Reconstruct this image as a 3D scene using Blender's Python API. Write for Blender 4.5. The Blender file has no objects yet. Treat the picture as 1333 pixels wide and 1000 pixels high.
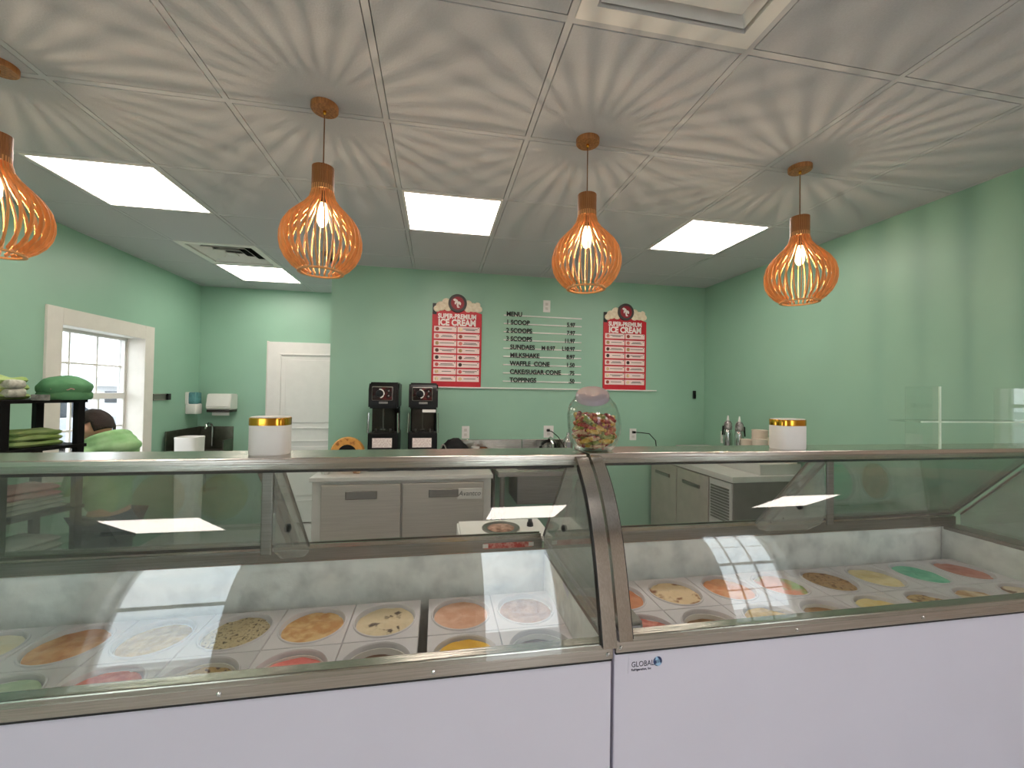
import bpy, bmesh, math, random
from mathutils import Vector, Matrix, noise
random.seed(7)
S = bpy.context.scene
C = S.collection
PI = math.pi

# ------------------------------------------------------------------ camera
CZ = 1.566
CEIL = 2.70
cam_d = bpy.data.cameras.new('camera'); cam = bpy.data.objects.new('camera', cam_d); C.objects.link(cam)
cam_d.sensor_fit = 'HORIZONTAL'; cam_d.sensor_width = 36.0; cam_d.lens = 542.1 / 1333.0 * 36.0
cam_d.clip_start = 0.02
yaw, pitch, roll = (math.radians(a) for a in (10.21, 0.97, 0.90))
_r = Vector((math.cos(yaw), -math.sin(yaw), 0)); _f = Vector((math.sin(yaw), math.cos(yaw), 0)); _u = Vector((0, 0, 1))
_f2 = _f * math.cos(pitch) + _u * math.sin(pitch); _u2 = _u * math.cos(pitch) - _f * math.sin(pitch)
RX = _r * math.cos(roll) + _u2 * math.sin(roll); UP = _u2 * math.cos(roll) - _r * math.sin(roll)
cam.matrix_world = Matrix(((RX.x, UP.x, -_f2.x, 0), (RX.y, UP.y, -_f2.y, 0), (RX.z, UP.z, -_f2.z, CZ), (0, 0, 0, 1)))
S.camera = cam

# ------------------------------------------------------------------ light and exposure
S.view_settings.view_transform = 'Standard'; S.view_settings.look = 'None'
S.view_settings.gamma = 1.0; S.view_settings.use_curve_mapping = False
S.view_settings.exposure = 0.78
PANEL = 7.5         # radiance of the ceiling LED panels
BULB = 1550.0        # radiance of the pendant bulbs
SKY = 3.8           # overcast sky
S.cycles.transparent_max_bounces = 32
S.cycles.max_bounces = 12
w = bpy.data.worlds.new('overcast_sky'); S.world = w; w.use_nodes = True
nt = w.node_tree; nt.nodes.clear()
_tc = nt.nodes.new('ShaderNodeTexCoord'); _mp = nt.nodes.new('ShaderNodeMapping'); _mp.inputs['Scale'].default_value = (1, 1, 3.5)
_nz = nt.nodes.new('ShaderNodeTexNoise'); _nz.inputs['Scale'].default_value = 2.2; _nz.inputs['Detail'].default_value = 6
_cr = nt.nodes.new('ShaderNodeValToRGB')
_cr.color_ramp.elements[0].position = 0.40; _cr.color_ramp.elements[0].color = (0.72, 0.83, 0.92, 1)
_cr.color_ramp.elements[1].position = 0.58; _cr.color_ramp.elements[1].color = (0.93, 0.95, 0.97, 1)
_bg = nt.nodes.new('ShaderNodeBackground'); _bg.inputs['Strength'].default_value = SKY
_wo = nt.nodes.new('ShaderNodeOutputWorld')
nt.links.new(_tc.outputs['Generated'], _mp.inputs['Vector']); nt.links.new(_mp.outputs['Vector'], _nz.inputs['Vector'])
nt.links.new(_nz.outputs['Fac'], _cr.inputs['Fac']); nt.links.new(_cr.outputs['Color'], _bg.inputs['Color']); nt.links.new(_bg.outputs['Background'], _wo.inputs['Surface'])

# ------------------------------------------------------------------ materials
def lin(c):
    return tuple(((v / 255.0) / 12.92 if v / 255.0 <= 0.04045 else ((v / 255.0 + 0.055) / 1.055) ** 2.4) for v in c)
MATS = {}
def mat(name, rgb, rough=0.5, metal=0.0, var=0.06, scale=12.0, bump=0.0, stretch=(1, 1, 1), rgb2=None, spec=None, ramp=(0.4, 0.62), detail=4.0):
    """principled material whose colour runs between two tones through a noise"""
    if name in MATS: return MATS[name]
    m = bpy.data.materials.new(name); m.use_nodes = True; t = m.node_tree
    b = t.nodes['Principled BSDF']; b.inputs['Roughness'].default_value = rough; b.inputs['Metallic'].default_value = metal
    if spec is not None: b.inputs['Specular IOR Level'].default_value = spec
    c = lin(rgb); c2 = lin(rgb2) if rgb2 else tuple(min(1, v * (1 + var)) for v in c); c1 = c if rgb2 else tuple(v * (1 - var) for v in c)
    tc = t.nodes.new('ShaderNodeTexCoord'); mp = t.nodes.new('ShaderNodeMapping'); mp.inputs['Scale'].default_value = stretch
    nz = t.nodes.new('ShaderNodeTexNoise'); nz.inputs['Scale'].default_value = scale; nz.inputs['Detail'].default_value = detail
    cr = t.nodes.new('ShaderNodeValToRGB')
    cr.color_ramp.elements[0].position = ramp[0]; cr.color_ramp.elements[1].position = ramp[1]
    cr.color_ramp.elements[0].color = (*c1, 1); cr.color_ramp.elements[1].color = (*c2, 1)
    t.links.new(tc.outputs['Object'], mp.inputs['Vector']); t.links.new(mp.outputs['Vector'], nz.inputs['Vector'])
    t.links.new(nz.outputs['Fac'], cr.inputs['Fac']); t.links.new(cr.outputs['Color'], b.inputs['Base Color'])
    if bump:
        bp = t.nodes.new('ShaderNodeBump'); bp.inputs['Strength'].default_value = bump; bp.inputs['Distance'].default_value = 0.01
        t.links.new(nz.outputs['Fac'], bp.inputs['Height']); t.links.new(bp.outputs['Normal'], b.inputs['Normal'])
    MATS[name] = m
    return m
def emit(name, rgb, strength):
    m = bpy.data.materials.new(name); m.use_nodes = True; t = m.node_tree; b = t.nodes['Principled BSDF']
    b.inputs['Base Color'].default_value = (*lin(rgb), 1); b.inputs['Emission Color'].default_value = (*lin(rgb), 1); b.inputs['Emission Strength'].default_value = strength
    MATS[name] = m; return m
def glassy(name, tint=(1, 1, 1), f0=0.045, rough=0.0, haze=0.0, hazecol=(0.8, 0.82, 0.8)):
    """sheet glass: transparent, with a mirror reflection that grows towards grazing angles, and a little film of haze"""
    m = bpy.data.materials.new(name); m.use_nodes = True; t = m.node_tree; t.nodes.clear()
    out = t.nodes.new('ShaderNodeOutputMaterial'); tr = t.nodes.new('ShaderNodeBsdfTransparent'); tr.inputs['Color'].default_value = (*tint, 1)
    gl = t.nodes.new('ShaderNodeBsdfGlossy'); gl.inputs['Roughness'].default_value = rough
    lw = t.nodes.new('ShaderNodeLayerWeight'); lw.inputs['Blend'].default_value = 0.5
    pw = t.nodes.new('ShaderNodeMath'); pw.operation = 'POWER'; pw.inputs[1].default_value = 5.0
    ma = t.nodes.new('ShaderNodeMath'); ma.operation = 'MULTIPLY_ADD'; ma.inputs[1].default_value = 1 - f0; ma.inputs[2].default_value = f0
    mx = t.nodes.new('ShaderNodeMixShader')
    t.links.new(lw.outputs['Facing'], pw.inputs[0]); t.links.new(pw.outputs[0], ma.inputs[0]); t.links.new(ma.outputs[0], mx.inputs['Fac'])
    if haze:
        df = t.nodes.new('ShaderNodeBsdfDiffuse'); df.inputs['Color'].default_value = (*hazecol, 1)
        nz = t.nodes.new('ShaderNodeTexNoise'); nz.inputs['Scale'].default_value = 6.0
        mh = t.nodes.new('ShaderNodeMath'); mh.operation = 'MULTIPLY'; mh.inputs[1].default_value = haze * 2
        mm = t.nodes.new('ShaderNodeMixShader')
        t.links.new(nz.outputs['Fac'], mh.inputs[0]); t.links.new(mh.outputs[0], mm.inputs['Fac'])
        t.links.new(tr.outputs[0], mm.inputs[1]); t.links.new(df.outputs[0], mm.inputs[2]); t.links.new(mm.outputs[0], mx.inputs[1])
    else:
        t.links.new(tr.outputs[0], mx.inputs[1])
    t.links.new(gl.outputs[0], mx.inputs[2]); t.links.new(mx.outputs[0], out.inputs['Surface'])
    MATS[name] = m; return m

GREEN = mat('mint_wall_paint', (148, 187, 165), 0.42, var=0.025, scale=2.0, bump=0.02)
TILE = mat('ceiling_tile_white', (190, 191, 194), 0.9, var=0.025, scale=160, bump=0.12)
TBAR = mat('grid_bar_white', (192, 193, 196), 0.5, var=0.02)
BEIGEW = mat('warm_grey_paint', (196, 184, 174), 0.6, var=0.02, scale=2.0)
FLOOR = mat('grey_vinyl_floor', (200, 196, 194), 0.4, var=0.06, scale=3, stretch=(1, 8, 1))
TRIM = mat('white_trim_paint', (222, 218, 210), 0.45, var=0.02)
DOORW = mat('white_door_paint', (226, 223, 220), 0.5, var=0.015)
STEEL = mat('brushed_steel', (196, 189, 180), 0.19, 1.0, var=0.08, scale=9, stretch=(0.6, 40, 40), bump=0.12)
STEELV = mat('brushed_steel_upright', (206, 202, 196), 0.15, 1.0, var=0.08, scale=9, stretch=(40, 40, 0.6))
STEELD = mat('dull_steel', (150, 146, 141), 0.38, 1.0, var=0.08, scale=8, stretch=(0.6, 30, 30))
CHROME = mat('chrome', (205, 205, 203), 0.1, 1.0, var=0.03)
CABW = mat('freezer_white_enamel', (214, 211, 224), 0.33, var=0.01, scale=3)
LINER = mat('frosty_white_liner', (240, 242, 240), 0.75, rgb2=(196, 200, 200), ramp=(0.45, 0.75), scale=9, bump=0.8, detail=8)
DARKIN = mat('dark_freezer_floor', (26, 27, 28), 0.8)
SKIRT = mat('white_plastic_collar', (214, 210, 215), 0.45, var=0.02)
BLACK = mat('black_plastic', (9, 9, 10), 0.32, var=0.15, spec=0.3)
BLACKM = mat('black_matte', (8, 8, 9), 0.7, var=0.15, spec=0.2)
RUBBER = mat('dark_gasket', (32, 32, 32), 0.6)
WPLAS = mat('white_plastic', (228, 226, 222), 0.4, var=0.015)
LAMPW = mat('lamp_plywood', (226, 164, 100), 0.5, var=0.1, scale=9, stretch=(6, 6, 1), bump=0.05)
LAMPN = mat('lamp_walnut', (150, 96, 50), 0.45, scale=14, stretch=(8, 8, 1), rgb2=(182, 122, 66))
CORD = mat('brown_cord', (130, 92, 62), 0.7)
RED = mat('poster_red', (196, 26, 42), 0.45, var=0.04)
PINKW = mat('poster_card', (240, 216, 212), 0.5, var=0.02)
POSTW = mat('poster_white', (246, 236, 232), 0.5, var=0.01)
INK = mat('dark_print', (92, 74, 74), 0.6)
BLACKINK = mat('black_letters', (14, 15, 15), 0.55)
GOLD = mat('polished_gold', (222, 160, 60), 0.16, 1.0, var=0.1, scale=5)
GLASS = glassy('counter_glass', (0.955, 0.975, 0.965), 0.055)
GLASSD = glassy('rear_door_glass', (0.90, 0.93, 0.91), 0.07, haze=0.05, hazecol=(0.62, 0.66, 0.62))
GLASSE = glassy('end_panel_glass', (0.86, 0.89, 0.87), 0.07, haze=0.22, hazecol=(0.66, 0.68, 0.66))
GLASSW = glassy('window_glass', (0.97, 0.98, 0.98), 0.045)
GLASSJ = glassy('jar_glass', (0.955, 0.97, 0.965), 0.06)
ACRYL = glassy('clear_acrylic', (0.95, 0.975, 0.955), 0.05, haze=0.03)
ACRYE = mat('acrylic_edge', (205, 228, 208), 0.25, var=0.05)
def glow_glass(name, rgb, strength, fac):
    m = bpy.data.materials.new(name); m.use_nodes = True; t = m.node_tree; t.nodes.clear()
    out = t.nodes.new('ShaderNodeOutputMaterial'); tr = t.nodes.new('ShaderNodeBsdfTransparent'); em = t.nodes.new('ShaderNodeEmission'); mx = t.nodes.new('ShaderNodeMixShader')
    em.inputs['Color'].default_value = (*lin(rgb), 1); em.inputs['Strength'].default_value = strength; mx.inputs['Fac'].default_value = fac
    t.links.new(tr.outputs[0], mx.inputs[1]); t.links.new(em.outputs[0], mx.inputs[2]); t.links.new(mx.outputs[0], out.inputs['Surface']); return m
GLOWG = glow_glass('glowing_bulb_glass', (255, 214, 160), 16.0, 0.25)
PANELM = emit('led_diffuser', (255, 242, 232), PANEL)
BULBM = emit('warm_bulb', (255, 226, 192), BULB)

# ------------------------------------------------------------------ mesh helpers
def B(): return bmesh.new()
def box(bm, a, b, bev=0.0):
    x0, x1 = sorted((a[0], b[0])); y0, y1 = sorted((a[1], b[1])); z0, z1 = sorted((a[2], b[2]))
    r = bmesh.ops.create_cube(bm, size=1.0)
    vs = r['verts']
    for v in vs:
        v.co = Vector((x0 if v.co.x < 0 else x1, y0 if v.co.y < 0 else y1, z0 if v.co.z < 0 else z1))
    if bev:
        es = list({e for v in vs for e in v.link_edges})
        bmesh.ops.bevel(bm, geom=es, offset=bev, segments=2, profile=0.5, affect='EDGES')
    return bm
def boxb(a, b, bev=0.0): return box(B(), a, b, bev)
def lathe(bm, prof, c=(0, 0, 0), n=32, axis='z', cap=True):
    rings = []
    for r, h in prof:
        ring = []
        for k in range(n):
            a = 2 * PI * k / n
            p = (r * math.cos(a), r * math.sin(a), h)
            if axis == 'y': p = (p[0], p[2], p[1])
            if axis == 'x': p = (p[2], p[0], p[1])
            ring.append(bm.verts.new((p[0] + c[0], p[1] + c[1], p[2] + c[2])))
        rings.append(ring)
    for i in range(len(rings) - 1):
        for k in range(n):
            try: bm.faces.new((rings[i][k], rings[i][(k + 1) % n], rings[i + 1][(k + 1) % n], rings[i + 1][k]))
            except ValueError: pass
    if cap:
        bm.faces.new(rings[0][::-1]); bm.faces.new(rings[-1])
    return bm
def tube(bm, pts, r, n=8, rr=None):
    pts = [Vector(p) for p in pts]; rings = []
    for i, p in enumerate(pts):
        d = (pts[min(i + 1, len(pts) - 1)] - pts[max(i - 1, 0)]).normalized()
        up = Vector((0, 0, 1)) if abs(d.z) < 0.9 else Vector((1, 0, 0))
        s = d.cross(up).normalized(); t = s.cross(d)
        rad = rr[i] if rr else r
        rings.append([bm.verts.new(p + (s * math.cos(2 * PI * k / n) + t * math.sin(2 * PI * k / n)) * rad) for k in range(n)])
    for i in range(len(rings) - 1):
        for k in range(n):
            bm.faces.new((rings[i][k], rings[i][(k + 1) % n], rings[i + 1][(k + 1) % n], rings[i + 1][k]))
    bm.faces.new(rings[0][::-1]); bm.faces.new(rings[-1])
    return bm
def prism(bm, poly, t0, t1, axis='x'):
    """extrude a polygon of 2-D points: axis x -> (y,z), axis y -> (x,z), axis z -> (x,y)"""
    def P(p, t): return {'x': (t, p[0], p[1]), 'y': (p[0], t, p[1]), 'z': (p[0], p[1], t)}[axis]
    a = [bm.verts.new(P(p, t0)) for p in poly]; b = [bm.verts.new(P(p, t1)) for p in poly]; n = len(poly)
    bm.faces.new(a); bm.faces.new(b[::-1])
    for i in range(n): bm.faces.new((a[i], b[i], b[(i + 1) % n], a[(i + 1) % n]))
    return bm
def ell(bm, c, r, seg=16, rot=None):
    m = Matrix.Translation(c) @ (rot.to_4x4() if rot else Matrix()) @ Matrix.Diagonal((*r, 1))
    bmesh.ops.create_uvsphere(bm, u_segments=seg, v_segments=max(6, seg // 2), radius=1.0, matrix=m)
    return bm
def root_off(p):
    while p.parent: p = p.parent
    return Vector(p.location)
def obj(name, bm, m, parent=None, smooth=False, angle=40, raw=False):
    bmesh.ops.recalc_face_normals(bm, faces=bm.faces)
    if parent is not None and not raw:
        bmesh.ops.translate(bm, verts=bm.verts, vec=-root_off(parent))
    me = bpy.data.meshes.new(name); bm.to_mesh(me); bm.free()
    if smooth:
        for p in me.polygons: p.use_smooth = True
        try: me.set_sharp_from_angle(angle=math.radians(angle))
        except Exception: pass
    if m: me.materials.append(m)
    o = bpy.data.objects.new(name, me); C.objects.link(o)
    if parent is not None: o.parent = parent
    return o
def tag(o, label, cat, group=None):
    o['label'] = label; o['category'] = cat
    if group: o['group'] = group
    return o
def thing(name, label, cat, loc=(0, 0, 0), group=None):
    o = bpy.data.objects.new(name, None); C.objects.link(o); o.location = loc; o.empty_display_size = 0.1
    return tag(o, label, cat, group)
def single(name, bm, m, label, cat, group=None, loc=None, smooth=False):
    """a thing that is one mesh; origin at loc"""
    if loc is not None: bmesh.ops.translate(bm, verts=bm.verts, vec=-Vector(loc))
    o = obj(name, bm, m, None, smooth)
    if loc is not None: o.location = loc
    return tag(o, label, cat, group)
def struct(name, bm, m, parent=None, smooth=False):
    o = obj(name, bm, m, parent, smooth)
    if parent is None: o['kind'] = 'structure'
    return o
def inst(src, name, parent, loc=(0, 0, 0), rz=0.0):
    o = bpy.data.objects.new(name, src.data); C.objects.link(o); o.parent = parent; o.location = loc; o.rotation_euler = (0, 0, rz)
    return o
def text_bm(s, size, depth=0.001, align='LEFT', bold=0.0, sx=1.0, shear=0.0):
    cu = bpy.data.curves.new('lettering', 'FONT'); cu.body = s; cu.size = size; cu.extrude = depth; cu.align_x = align; cu.offset = bold; cu.shear = shear; cu.resolution_u = 3
    o = bpy.data.objects.new('lettering', cu); C.objects.link(o)
    dg = bpy.context.evaluated_depsgraph_get(); me = bpy.data.meshes.new_from_object(o.evaluated_get(dg))
    bm = B(); bm.from_mesh(me); bpy.data.objects.remove(o); bpy.data.curves.remove(cu); bpy.data.meshes.remove(me)
    for v in bm.verts: v.co.x *= sx
    return bm
def text_wall(s, size, x, y, z, **k):
    """lettering standing on a plane that faces -y"""
    bm = text_bm(s, size, **k)
    for v in bm.verts: v.co = Vector((x + v.co.x, y - v.co.z, z + v.co.y))
    return bm
def finish(o, *mods):
    """bake a stack of modifiers into the mesh"""
    for kind, kw in mods:
        md = o.modifiers.new(kind, kind)
        for k, v in kw.items(): setattr(md, k, v)
    dg = bpy.context.evaluated_depsgraph_get(); me = bpy.data.meshes.new_from_object(o.evaluated_get(dg))
    o.modifiers.clear(); o.data = me
    return o

# ------------------------------------------------------------------ the room shell
XL, XR, YB, YF, XN, YC = -2.64, 2.80, 4.00, -1.80, -0.957, 5.24     # left, right, back, front (behind the camera), nook edge, nook back
XW, YW = 4.25, 0.90                                                  # the customer area is wider: side bay up to XW in front of YW
TH = 0.20
def wall_holes(fixed0, fixed1, u0, u1, z0, z1, holes, axis):
    """a wall slab with rectangular holes; axis 'x': slab lies across x, u runs along y"""
    bm = B(); us = sorted({u0, u1, *[h[0] for h in holes], *[h[1] for h in holes]})
    for a, b in zip(us[:-1], us[1:]):
        zs = [(z0, z1)]
        for h in holes:
            if h[0] <= a and b <= h[1]: zs = [(z0, h[2]), (h[3], z1)]
        for p, q in zs:
            if q - p > 1e-4:
                box(bm, (fixed0, a, p), (fixed1, b, q)) if axis == 'x' else box(bm, (a, fixed0, p), (b, fixed1, q))
    bmesh.ops.remove_doubles(bm, verts=bm.verts, dist=1e-5)
    return bm
struct('floor', boxb((XL - TH, YF - TH, -0.1), (XW + TH, YC + TH, 0)), FLOOR)
W1 = (3.462, 4.338, 0.93, 2.0)
struct('wall_left', wall_holes(XL - TH, XL, YF - TH, YC + TH, 0, CEIL + 0.12, [W1], 'x'), GREEN)
struct('wall_right', boxb((XR, YW + TH, 0), (XR + TH, YB, CEIL + 0.12)), GREEN)
struct('wall_bay_side', boxb((XW, YF - TH, 0), (XW + TH, YW + TH, CEIL + 0.12)), BEIGEW)
struct('wall_bay_back', boxb((XR, YW, 0), (XW, YW + TH, CEIL + 0.12)), BEIGEW)
struct('wall_back', boxb((XN, YB, 0), (XR + TH, YC + TH, CEIL + 0.12)), GREEN)
struct('wall_nook', boxb((XL, YC, 0), (XN, YC + TH, CEIL + 0.12)), GREEN)
FW = [(-2.52, -1.62, 0.72, 2.30), (0.36, 1.20, 0.0, 2.32), (2.80, 3.62, 0.72, 2.34)]
struct('wall_front', wall_holes(YF - TH, YF, XL, XW, 0, CEIL + 0.12, FW, 'y'), BEIGEW)
struct('baseboard_back', boxb((XN, YB - 0.014, 0), (XR, YB, 0.1)), TRIM)
struct('baseboard_right', boxb((XR - 0.014, YW + TH, 0), (XR, YB - 0.014, 0.1)), TRIM)
struct('baseboard_left', boxb((XL, 0, 0), (XL + 0.014, YC, 0.1)), TRIM)

# ceiling: backing slab, lay-in tiles and grid bars, each a piece of its own
T = 0.6096
gx = lambda i: (i - 2.378) * T
gy = lambda j: (j + 1.971) * T
ceil = struct('ceiling', boxb((XL - TH, YF - TH, CEIL + 0.05), (XW + TH, YC + TH, CEIL + 0.12)), TILE)
LIGHTS = [(-1, 2), (2, 2), (5, 2), (-1, 5), (-1, -3), (3, -3), (7, -3)]
VENTS = [(3, -1), (-1, 4)]
BW, GAP = 0.023, 0.003
_tile = None
def clip_x(a, b, y): return max(a, XL + 0.004), min(b, (XR if y > YW else XW) - 0.004)
for j in range(-6, 7):
    y0, y1 = max(gy(j), YF + 0.003), gy(j + 1)
    if y1 < YF + 0.05: continue
    for i in range(-3, 11):
        x0, x1 = clip_x(gx(i), gx(i + 1), y1)
        if x1 - x0 < 0.05 or (i, j) in LIGHTS or (i, j) in VENTS: continue
        yb = YC if x1 <= XN + 0.35 else YB
        q0, q1 = y0, min(y1, yb - 0.003)
        if x0 < XN < x1 and q1 > YB:            # the tile that meets the nook corner
            x1 = XN - 0.004
            if x1 - x0 < 0.05: continue
        if q1 - q0 < 0.05: continue
        full = abs(x1 - x0 - T) < 1e-3 and abs(q1 - q0 - T) < 1e-3
        e = BW / 2 + GAP
        a = (x0 + e, q0 + e, CEIL); b = (x1 - e, q1 - e, CEIL + 0.016)
        if full:
            if _tile is None:
                bm = B(); box(bm, (-T / 2 + e, -T / 2 + e, CEIL), (T / 2 - e, T / 2 - e, CEIL + 0.016), 0.002)
                _tile = obj('ceiling_tile', bm, TILE, ceil, raw=True); o = _tile
                o.location = ((x0 + x1) / 2, (q0 + q1) / 2, 0)
            else: inst(_tile, 'ceiling_tile', ceil, ((x0 + x1) / 2, (q0 + q1) / 2, 0))
        else:
            obj('ceiling_tile', boxb(a, b, 0.002), TILE, ceil, raw=True)
for i in range(-2, 11):
    if XL < gx(i) < XW:
        ye = YC if gx(i) < XN else YB if gx(i) < XR else YW
        obj('grid_bar', boxb((gx(i) - BW / 2, YF, CEIL + 0.0006), (gx(i) + BW / 2, ye, CEIL + 0.03)), TBAR, ceil, raw=True)
for j in range(-6, 7):
    if YF < gy(j) < YC:
        xe = XW if gy(j) < YW else XR if gy(j) < YB else XN
        obj('grid_bar', boxb((XL, gy(j) - BW / 2, CEIL + 0.0009), (xe, gy(j) + BW / 2, CEIL + 0.028)), TBAR, ceil, raw=True)
def wall_angle(a, b): obj('wall_angle', boxb(a, b), TBAR, ceil, raw=True)
wall_angle((XL, YF, CEIL - 0.001), (XL + 0.018, YC, CEIL + 0.02)); wall_angle((XR - 0.018, YW, CEIL - 0.001), (XR, YB, CEIL + 0.02))
wall_angle((XN, YB - 0.018, CEIL - 0.001), (XR, YB, CEIL + 0.02)); wall_angle((XL, YC - 0.018, CEIL - 0.001), (XN, YC, CEIL + 0.02))
wall_angle((XN - 0.018, YB, CEIL - 0.001), (XN, YC, CEIL + 0.02)); wall_angle((XL, YF, CEIL - 0.001), (XW, YF + 0.018, CEIL + 0.02))

def square_ring(bm, x0, x1, y0, y1, wd, z0, z1):
    box(bm, (x0, y0, z0), (x1, y0 + wd, z1)); box(bm, (x0, y1 - wd, z0), (x1, y1, z1))
    box(bm, (x0, y0 + wd, z0), (x0 + wd, y1 - wd, z1)); box(bm, (x1 - wd, y0 + wd, z0), (x1, y1 - wd, z1))
    return bm
LL = {(-1, 2): 'square LED ceiling light above the window wall side of the serving area',
      (2, 2): 'square LED ceiling light in front of the wall menu', (5, 2): 'square LED ceiling light close to the plain right hand green wall',
      (-1, 5): 'square LED ceiling light in the nook with the white door',
      (-1, -3): 'square LED ceiling light in the customer area on the window wall side', (3, -3): 'square LED ceiling light in the middle of the customer area',
      (7, -3): 'square LED ceiling light in the side bay of the customer area'}
for (i, j), lab in LL.items():
    x0, x1, y0, y1 = gx(i), gx(i + 1), gy(j), gy(j + 1); e = BW / 2
    t = thing('ceiling_light', lab, 'ceiling light', ((x0 + x1) / 2, (y0 + y1) / 2, CEIL), 'square LED ceiling panels')
    obj('frame', square_ring(B(), x0 + e, x1 - e, y0 + e, y1 - e, 0.014, CEIL - 0.003, CEIL + 0.045), WPLAS, t)
    obj('diffuser', boxb((x0 + e + 0.012, y0 + e + 0.012, CEIL + 0.001), (x1 - e - 0.012, y1 - e - 0.012, CEIL + 0.04)), PANELM, t)
for (i, j), lab in {(3, -1): 'square white stepped air diffuser above the two freezers', (-1, 4): 'square air diffuser with dark slots beside the nook light'}.items():
    x0, x1, y0, y1 = gx(i), gx(i + 1), gy(j), gy(j + 1); e = BW / 2
    t = thing('air_diffuser', lab, 'vent', ((x0 + x1) / 2, (y0 + y1) / 2, CEIL), 'square ceiling air diffusers')
    obj('frame', square_ring(B(), x0 + e, x1 - e, y0 + e, y1 - e, 0.05, CEIL - 0.004, CEIL + 0.02), WPLAS, t)
    obj('throat', boxb((x0 + e + 0.05, y0 + e + 0.05, CEIL + 0.042), (x1 - e - 0.05, y1 - e - 0.05, CEIL + 0.05)), BLACKM if j == 4 else TBAR, t)
    cx, cy = (x0 + x1) / 2, (y0 + y1) / 2
    for h0, h1, za, zb in (((0.235, 0.205, 0.004, 0.034),) if j == -1 else ((0.235, 0.195, 0.006, 0.034), (0.17, 0.13, 0.006, 0.034), (0.105, 0.065, 0.006, 0.034))):
        bm = B()      # sloped louvre ring
        ring = [[bm.verts.new((cx + sx * h, cy + sy * h, CEIL + z)) for sx, sy in ((-1, -1), (1, -1), (1, 1), (-1, 1))] for h, z in ((h0, za), (h1, zb), (h1, zb + 0.004), (h0, za + 0.004))]
        for p in range(4):
            for s_ in range(4): bm.faces.new((ring[p][s_], ring[p][(s_ + 1) % 4], ring[(p + 1) % 4][(s_ + 1) % 4], ring[(p + 1) % 4][s_]))
        obj('louvre', bm, WPLAS, t)
    h = 0.195 if j == -1 else 0.04
    obj('centre_plate', boxb((cx - h, cy - h, CEIL + 0.002), (cx + h, cy + h, CEIL + 0.012), 0.004), WPLAS, t)

# ------------------------------------------------------------------ windows and doors
def sash_window(name, ax, plane0, plane1, u0, u1, z0, z1, ncol, zmeet, face, rows_top=2, rows_bot=2, casing=0.09):
    """ax 'x': window lies in a plane of constant x between plane0 (outer) and plane1 (room face); u runs along y"""
    def P(u, d, z): return (d, u, z) if ax == 'x' else (u, d, z)
    s = 1 if plane1 > plane0 else -1
    bm = B(); fd0, fd1 = plane0 + s * 0.02, plane0 + s * 0.07
    def bar(b, ua, ub, za, zb, d0=fd0, d1=fd1): box(b, P(ua, d0, za), P(ub, d1, zb))
    f = 0.035
    bar(bm, u0, u1, z0, z0 + f); bar(bm, u0, u1, z1 - f, z1); bar(bm, u0, u0 + f, z0 + f, z1 - f); bar(bm, u1 - f, u1, z0 + f, z1 - f)
    bar(bm, u0 + f, u1 - f, zmeet - 0.025, zmeet + 0.025)
    o = struct(name, bm, WPLAS)
    for k, (za, zb, rows) in enumerate(((z0 + f, zmeet - 0.025, rows_bot), (zmeet + 0.025, z1 - f, rows_top))):
        pm = plane0 + s * (0.055 if k == 0 else 0.035)
        g = B(); box(g, P(u0 + f, pm - 0.003, za), P(u1 - f, pm + 0.003, zb)); obj('pane', g, GLASSW, o)
        for c_ in range(1, ncol):
            u = u0 + f + (u1 - u0 - 2 * f) * c_ / ncol
            obj('glazing_bar', box(B(), P(u - 0.008, pm - 0.009, za), P(u + 0.008, pm + 0.009, zb)), WPLAS, o)
        for r_ in range(1, rows):
            z = za + (zb - za) * r_ / rows
            obj('glazing_bar', box(B(), P(u0 + f, pm - 0.0085, z - 0.008), P(u1 - f, pm + 0.0085, z + 0.008)), WPLAS, o)
    # reveal lining and casing on the room face
    j = 0.012
    L = B(); box(L, P(u0 - 0.001, plane0 + s * 0.07, z0), P(u0 + j, plane1, z1)); obj('reveal', L, TRIM, o)
    L = B(); box(L, P(u1 - j, plane0 + s * 0.07, z0), P(u1 + 0.001, plane1, z1)); obj('reveal', L, TRIM, o)
    L = B(); box(L, P(u0, plane0 + s * 0.07, z1 - j), P(u1, plane1, z1 + 0.001)); obj('reveal', L, TRIM, o)
    L = B(); box(L, P(u0 - 0.02, plane0 + s * 0.07, z0 - 0.02), P(u1 + 0.02, plane1 + s * 0.035, z0 + j)); obj('window_sill', L, TRIM, o)
    c = casing; d0, d1 = plane1 - s * 0.001, plane1 + s * 0.018
    for ua, ub, za, zb in ((u0 - c, u0 + 0.012, z0 - 0.02, z1 + c), (u1 - 0.012, u1 + c, z0 - 0.02, z1 + c), (u0 + 0.012, u1 - 0.012, z1 - 0.012, z1 + c), (u0 - c, u1 + c, z0 - 0.1, z0 - 0.02)):
        obj('casing', box(B(), P(ua, d0, za), P(ub, d1, zb), 0.003), TRIM, o)
    return o
sash_window('window_1', 'x', XL - TH, XL, *W1, 3, 1.47, 1, casing=0.11)
sash_window('window_2', 'y', YF - TH, YF, *FW[0], 1, 1.5, 1, 1, 1)
sash_window('window_3', 'y', YF - TH, YF, *FW[2], 3, 1.55, 1)
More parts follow.
